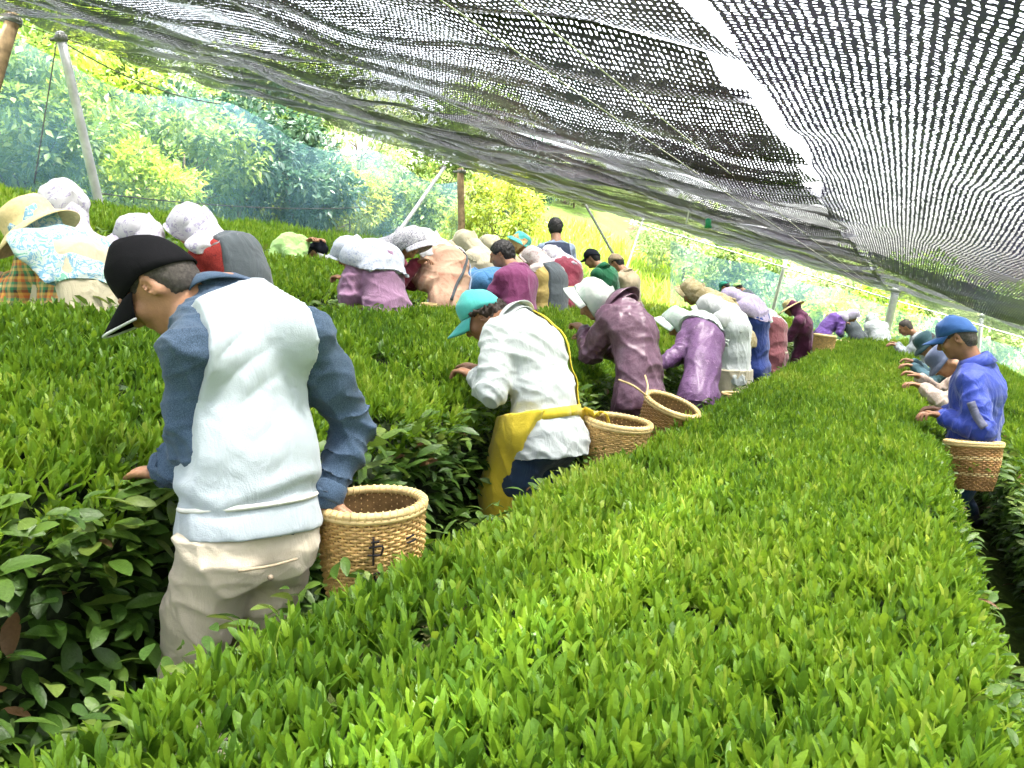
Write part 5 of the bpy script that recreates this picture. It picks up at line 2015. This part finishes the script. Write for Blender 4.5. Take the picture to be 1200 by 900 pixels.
basket('tall yellow basket behind the burgundy jacket', PY(967, 393, 14.2), (.12, 0, 1), .42, .16, .13, 22, 30, M_CANE, M_CANE_P, .03, lod=1)

j = person('woman in violet jacket and lavender scarf stooping near the end of the row', PY(999, 370, 18.6), az=-60, lean=48, S=1.05, haz=-60, hpitch=60, vox=FAR, fem=True, curve=.4)
bonnet(j, K_LAVW, .10, .03, .01, None, .006, .16, seed=19)
top(j, K_VIOL, 'violet_jacket', .034, .14, vox=FAR, amp=.014, puff=.015)
for i in (0, 1):
    V, F = tube([j.el[i] * .5 + j.wr[i] * .5, j.wr[i]], [.055, .045], 14)
    wear(j, 'pale_oversleeve', V, F, K_WHITE)
trousers(j, K_NAVY, vox=FAR)
basket('wide brown basket in front of the violet jacket', PY(987, 402, 17.2), (.10, -.12, 1), .30, .24, .19, 16, 30, M_CANE_D, M_CANE_P, .03, lod=1)

j = person('woman in straw coloured bonnet at the left of the violet jacket', PY(976, 373, 19.6), az=60, lean=45, S=1.05, vox=FAR)
bonnet(j, K_STRAW, .12, .05, .02, None, .012, .18, seed=23)
top(j, K_GREYV, 'jacket', .024, .12, vox=FAR)
trousers(j, K_NAVY, vox=FAR)

j = person('person all in white with a pale hood just left of the stout white post', PY(1022, 375, 20.2), az=20, lean=35, S=1.1, vox=FAR)
bonnet(j, K_MINTW, .15, .04, .02, None, .012, .20, seed=27)
top(j, K_WSHIRT, 'white_jacket', .036, .14, vox=FAR)
trousers(j, K_WHITE, vox=FAR)

# ================================================================== THE DOWNHILL AISLE
j = person('man in royal blue windcheater and blue cap standing upright with a basket at his hip', PD(1121, 396, 5.2), az=88, lean=10, S=1.02, haz=86, hpitch=22, neck=26,
           hands=[PD(1088, 484, 5.12), PD(1090, 478, 5.3)], skin='brown', vox=.0075, pelvis=PD(1140, 520, 5.22), fem=False)
hair(j, M_GREYHAIR, .005, .002, -.07, .045, 150, .0075, True)
cap(j, K_BCAP, K_BCAP, None, blen=.09, wide=.076, droop=.5, tall=.10)
tp = top(j, K_ROYAL, 'windcheater', .036, .07, .9, .022, .014, .016, 15, 51, False, vox=.0095)
collar_band(j, K_ROYAL, tp, .075, .092, .01)
d = unit(j.el[0] - j.sh[0])
strip(j, 'grey_sleeve_panel', [j.sh[0] + d * .10 - j.r * .12 + j.f * .03, j.sh[0] + d * .17 - j.r * .12 + j.f * .01, j.sh[0] + d * .25 - j.r * .12 - j.f * .02], .045, j.sh[0] + d * .19, K_GREYPAD, tp, .004, j.top_geo)
trousers(j, K_JEANS, 'jeans', .012, .96, False, .009, 16, .0095)
b1 = PD(1141, 519, 4.86)
basket('brown basket with two pale bands hanging at the blue windcheater man\'s hip', b1, (.0, .10, 1), .255, .140, .095, 26, 40, M_CANE_D, M_CANE_P, .07, bands=(8, 9, 17, 18, 24, 25))

j = person('picker in beige print sleeves half hidden behind the royal blue windcheater', PD(1106, 424, 6.9), az=90, lean=40, S=1.0, haz=92, hpitch=50, hands=[PD(1068, 449, 6.9), PD(1066, 436, 7.1)], vox=MID, pelvis=PD(1141, 490, 7.0))
straw_hat(j, K_GRYHAT, .05, .10, .03)
top(j, K_CHINTZ, 'print_jacket', .03, .12, .86, .02, .012, .012, 18, 3, True, vox=MID)
trousers(j, K_NAVY, vox=FAR)

j = person('picker in dark teal bucket hat and grey teal jacket', PD(1087, 405, 9.0), az=90, lean=35, S=1.02, haz=92, hpitch=40, hands=[PD(1061, 427, 9.0), PD(1062, 421, 9.2)], vox=FAR, pelvis=PD(1114, 448, 9.1))
straw_hat(j, K_DKTEAL, .055, .11, .035)
top(j, K_TEALJ, 'jacket', .03, .12, vox=FAR)
hair(j, M_BHAIR, .012, .004, -.08, .03)
trousers(j, K_NAVY, vox=FAR)

j = person('bareheaded old man in pale shirt farthest down the downhill aisle', PD(1061, 384, 13.6), az=90, lean=25, S=1.05, haz=95, hpitch=30, hands=[PD(1044, 403, 13.6), PD(1046, 401, 13.8)], vox=FAR, pelvis=PD(1076, 420, 13.7), fem=False)
hair(j, M_GREYHAIR, .004, .002, -.05, .02)
top(j, K_PALEGRY, 'pale_shirt', .03, .12, vox=FAR, fem=False)
trousers(j, K_GREYV, vox=FAR)

# ================================================================== THE UPHILL AISLES
j = person('woman in straw hat over a floral scarf, cream cape and plaid sleeves', PL(38, 268, -3.50), az=92, lean=34, S=.96, haz=118, hpitch=32, vox=.009, pelvis=PL(90, 376, -3.22), curve=.5, nbase=PL(70, 296, -3.36))
bonnet(j, K_FLORAL, .24, .0, .0, K_FLORAL, .0, .15, seed=33, fold=.01, hug=.085)
straw_hat(j, K_STRAW, .075, .125, .05, r0=.118, z0=.012)
top(j, K_PLAID, 'plaid_shirt', .026, .10, vox=.0095, amp=.012)
V = Vol(.03)
torso_prims(V, j, .052, True)
for i in (0, 1):
    V.seg(j.sh[i], j.sh[i] * .75 + j.el[i] * .25, .095, .10)
V.clip(j.P + j.d1 * .0, -j.d1)
V.clip(j.N - j.d3 * .03 + j.f * .05, unit(j.d3 + j.f * .9))
V.clip(j.sh[0] - j.r * .05, unit(-j.r))
V.clip(j.sh[1] + j.r * .05, unit(j.r))
a, b = V.mesh(.0095)
a = folds(a - j.base, b, .010, 14, 4, (1.2, 1.2, .6)) + j.base
wear(j, 'cream_cape', a, b, K_CREAM)
trousers(j, K_NAVY, vox=FAR)

j = person('woman whose white flowered bonnet shows just behind the straw hat', PL(74, 243, -3.78), az=70, lean=8, S=.95, vox=MID)
bonnet(j, K_LILPAT, .14, .04, .02, None, .010, .18, seed=35)
top(j, K_WHITE, 'jacket', .024, .12, vox=MID)
trousers(j, K_NAVY, vox=FAR)

j = person('woman whose low white kerchief shows just above the crown of the black cap', PL(163, 276, -3.80), az=80, lean=18, S=.92, haz=100, hpitch=58, vox=MID)
bonnet(j, K_LILPAT, .08, .05, .02, None, .010, .15, seed=37, visor_mat=K_LAVW)
top(j, K_LILS, 'jacket', .026, .12, vox=MID)
trousers(j, K_NAVY, vox=FAR)

j = person('woman in pointed white kerchief, grey vest and red print sleeves', PL(226, 268, -3.50), az=80, lean=46, S=.96, haz=88, hpitch=50, vox=MID, pelvis=PL(286, 352, -3.2), curve=.5, nbase=PL(256, 292, -3.36))
bonnet(j, K_LILPAT, .05, .02, .01, None, .014, .15, seed=39, hug=.05)
top(j, K_RED, 'red_print_shirt', .03, .10, vox=MID, puff=.035)
vest(j, K_GREYV, 'grey_vest', .038, .12, True, .008, 15, 3, MID)
trousers(j, K_NAVY, vox=FAR)

j = person('woman in lilac jacket bent double under a blue and white kerchief', PL(410, 298, -3.55), az=78, lean=60, S=.96, haz=85, hpitch=62, vox=MID, pelvis=PL(452, 358, -3.2), curve=.35, nbase=PL(434, 297, -3.38))
bonnet(j, K_BLUEPAT, .24, .02, .01, None, .014, .15, seed=41, hug=.072)
top(j, K_LILAC, 'lilac_jacket', .036, .12, vox=MID, amp=.015, puff=.028)
trousers(j, K_LILAC, 'work_trousers', .02, vox=FAR)
basket('small yellow basket at the lilac jacket\'s right side', PL(503, 356, -3.10), (.1, -.05, 1), .2, .055, .05, 14, 20, M_CANE, M_CANE_P, .04, lod=1)

j = person('woman in dark red jacket whose patterned white kerchief hangs over her face', PL(478, 286, -3.42), az=-85, lean=42, S=.95, haz=-78, hpitch=58, vox=MID, pelvis=PL(452, 336, -3.72))
bonnet(j, K_GREYPAT, .10, .06, .02, None, .012, .16, seed=43)
top(j, K_DKRED, 'red_jacket', .028, .12, vox=MID)
trousers(j, K_NAVY, vox=FAR)

j = person('woman in peach smock with a dark strap down her back', PL(500, 287, -3.55), az=72, lean=36, S=.96, haz=90, hpitch=50, vox=MID, pelvis=PL(526, 352, -3.2), curve=.5)
bonnet(j, K_WHITE, .16, .02, .01, None, .010, .17, seed=45)
tp = top(j, K_PEACH, 'peach_smock', .042, .14, vox=MID, amp=.015, puff=.03)
strip(j, 'strap', [j.N + j.r * .12 + np.array([0, 0, .05]), j.C + j.r * .05 - j.f * .155, j.W - j.r * .06 - j.f * .165, j.P - j.r * .12 - j.f * .15], .022, (j.C + j.P) / 2, K_GREYV, tp, .006, j.top_geo)
strip(j, 'strap', [j.C + j.r * .17 - j.f * .06, j.W + j.r * .14 - j.f * .13, j.P + j.r * .06 - j.f * .18], .022, (j.C + j.P) / 2, K_SLEEVEB, tp, .006, j.top_geo)
trousers(j, K_WHITE, 'work_trousers', .02, vox=FAR)

j = person('woman in cream hat next beyond the peach smock', PL(546, 285, -3.85), az=80, lean=25, S=.95, vox=MID)
bonnet(j, K_CREAM, .12, .055, .025, None, .010, .17, seed=47)
top(j, K_CREAM, 'jacket', .026, .12, vox=MID)
trousers(j, K_NAVY, vox=FAR)

j = person('woman in wide cream kerchief behind the black haired man', PL(574, 289, -4.0), az=82, lean=25, S=.95, vox=MID)
bonnet(j, K_CREAM, .06, .03, .02, None, .012, .15, seed=49)
top(j, K_BEIGE, 'jacket', .026, .12, vox=MID)
trousers(j, K_NAVY, vox=FAR)

j = person('picker in sky blue jacket bent low above the teal cap', PL(552, 332, -3.5), az=75, lean=58, S=1.0, vox=MID, pelvis=PL(584, 366, -3.2))
bonnet(j, K_SKYB, .18, .0, .0, None, .010, .18, seed=51)
top(j, K_SKYB, 'blue_jacket', .034, .14, vox=MID, amp=.016, puff=.02)
trousers(j, K_NAVY, vox=FAR)

j = person('bareheaded black haired man in magenta hooded top', PL(588, 299, -3.22), az=78, lean=18, S=1.02, haz=105, hpitch=16, vox=.010, pelvis=PL(606, 362, -3.02), fem=False)
hair(j, M_BHAIR, .014, .005, -.075, .05, 90, .009)
tp = top(j, K_MAG, 'hooded_top', .032, .12, vox=MID, amp=.012, fem=False, puff=.012)
V = Vol(.03)
V.seg(j.N - j.f * .06 + np.array([0, 0, .02]), j.N - j.f * .10 - np.array([0, 0, .05]), .10, .085, j.r, .55, .45)
a, b = V.mesh(MID)
wear(j, 'hood', folds(a - j.base, b, .014, 20, 2) + j.base, b, K_MAG, tp)
trousers(j, K_NAVY, vox=FAR)

j = person('woman in turquoise hat over an orange kerchief behind the black hair', PL(609, 286, -3.86), az=75, lean=25, S=.95, haz=-60, hpitch=35, vox=MID)
bonnet(j, K_ORANGE, .12, .0, .0, None, .004, .16, seed=53)
straw_hat(j, K_TEAL, .055, .10, .045, r0=.105)
top(j, K_BEIGE, 'jacket', .026, .12, vox=MID)
trousers(j, K_NAVY, vox=FAR)

j = person('woman in charcoal vest over ochre sleeves, pink and white kerchief', PL(626, 304, -3.40), az=66, lean=28, S=.95, haz=85, hpitch=42, vox=MID, pelvis=PL(645, 366, -3.16), curve=.6)
bonnet(j, K_PINKW, .07, .02, .01, None, .012, .17, seed=55)
top(j, K_YEL, 'ochre_shirt', .028, .10, vox=MID, puff=.015)
vest(j, K_GREYV, 'charcoal_vest', .046, .16, True, .007, 15, 3, MID)
trousers(j, K_NAVY, vox=FAR)

j = person('woman in lilac spotted kerchief, red jacket and yellow back cloth', PL(648, 302, -3.46), az=62, lean=34, S=.96, haz=80, hpitch=45, vox=MID, pelvis=PL(663, 356, -3.2), curve=.6)
bonnet(j, K_LILPAT, .06, .02, .01, None, .012, .15, seed=57)
tp = top(j, K_DKRED, 'red_jacket', .034, .12, vox=MID, puff=.02)
waist_band(j, 'yellow_cloth', K_ORANGE, .046, .12, .10, True, .008)
trousers(j, K_DKRED, 'work_trousers', .02, vox=FAR)

j = person('boy in navy shirt with pale sleeves standing tall beyond the pickers', PL(651, 268, -4.25), az=28, lean=6, S=1.12, haz=20, hpitch=18, vox=MID, fem=False)
hair(j, M_BHAIR, .015, .005, -.075, .05, 90, .010)
top(j, K_SLEEVEB, 'pale_sleeves', .010, .02, .45, .014, .01, vox=MID, fem=False)
vest(j, K_TNAVY, 'navy_shirt', .030, .10, False, .006, 16, 4, MID)
trousers(j, K_GREYV, vox=FAR)

j = person('man in bottle green fleece and dark navy cap', PL(694, 303, -3.46), az=85, lean=16, S=.95, haz=92, hpitch=22, vox=.010, pelvis=PL(714, 352, -3.3), fem=False)
hair(j, M_BHAIR, .006, .002, -.07, .045, 120, .010, True)
cap(j, K_NCAP, K_NCAP, None, blen=.085)
tp = top(j, K_GREEN, 'green_fleece', .034, .12, vox=MID, fem=False)
collar_band(j, K_GREEN, tp, .07, .088)
trousers(j, K_NAVY, vox=FAR)

j = person('man in beige shirt and tan cap beside the green fleece', PL(722, 308, -3.36), az=80, lean=16, S=.95, haz=88, hpitch=24, vox=.010, pelvis=PL(738, 358, -3.2), fem=False)
hair(j, M_BHAIR, .006, .002, -.07, .045, 120, .010, True)
cap(j, K_TANCAP, K_TANCAP, None, blen=.08)
tp = top(j, K_BEIGE, 'beige_shirt', .032, .04, vox=MID, fem=False)
collar_band(j, K_BEIGE, tp)
trousers(j, K_NCAP, vox=FAR)

j = person('picker in lime green jacket and navy cap with a white visor flap crouching low', PL(371, 296, -5.12), az=-88, lean=60, S=.94, haz=-80, hpitch=35, vox=MID, pelvis=PL(330, 306, -5.45))
cap(j, K_NCAP, K_WHITE, None, blen=.09, droop=.8)
hair(j, M_BHAIR, .008, .003, -.07, .045, 120, .011, True)
top(j, K_LIME, 'lime_jacket', .036, .12, vox=MID, puff=.02, amp=.014)
V = Vol(.03)
V.seg(j.N - j.f * .0 + np.array([0, 0, .06]), j.N - j.f * .12 + np.array([0, 0, .04]), .12, .10, j.r, .6, .5)
a, b = V.mesh(MID)
wear(j, 'hood', folds(a - j.base, b, .02, 20, 2) + j.base, b, K_LIME)
trousers(j, K_WHITE, 'work_trousers', .02, vox=FAR)

for px, py, lt, mt, lb in ((849, 336, -3.3, K_GRNCAP, 'far picker in sea green cap above the lilac kerchief'), (865, 337, -3.35, K_LIME, 'far picker in leaf green cap right of the sea green cap')):
    j = person(lb, PL(px, py, lt), az=85, lean=25, S=.94, vox=FAR, fem=False)
    cap(j, mt, mt, None, blen=.08)
    hair(j, M_BHAIR, .008, .003, -.07, .045, 120, .012, True)
    top(j, K_GREYV, 'jacket', .03, .12, vox=FAR, fem=False)
    trousers(j, K_NAVY, vox=FAR)
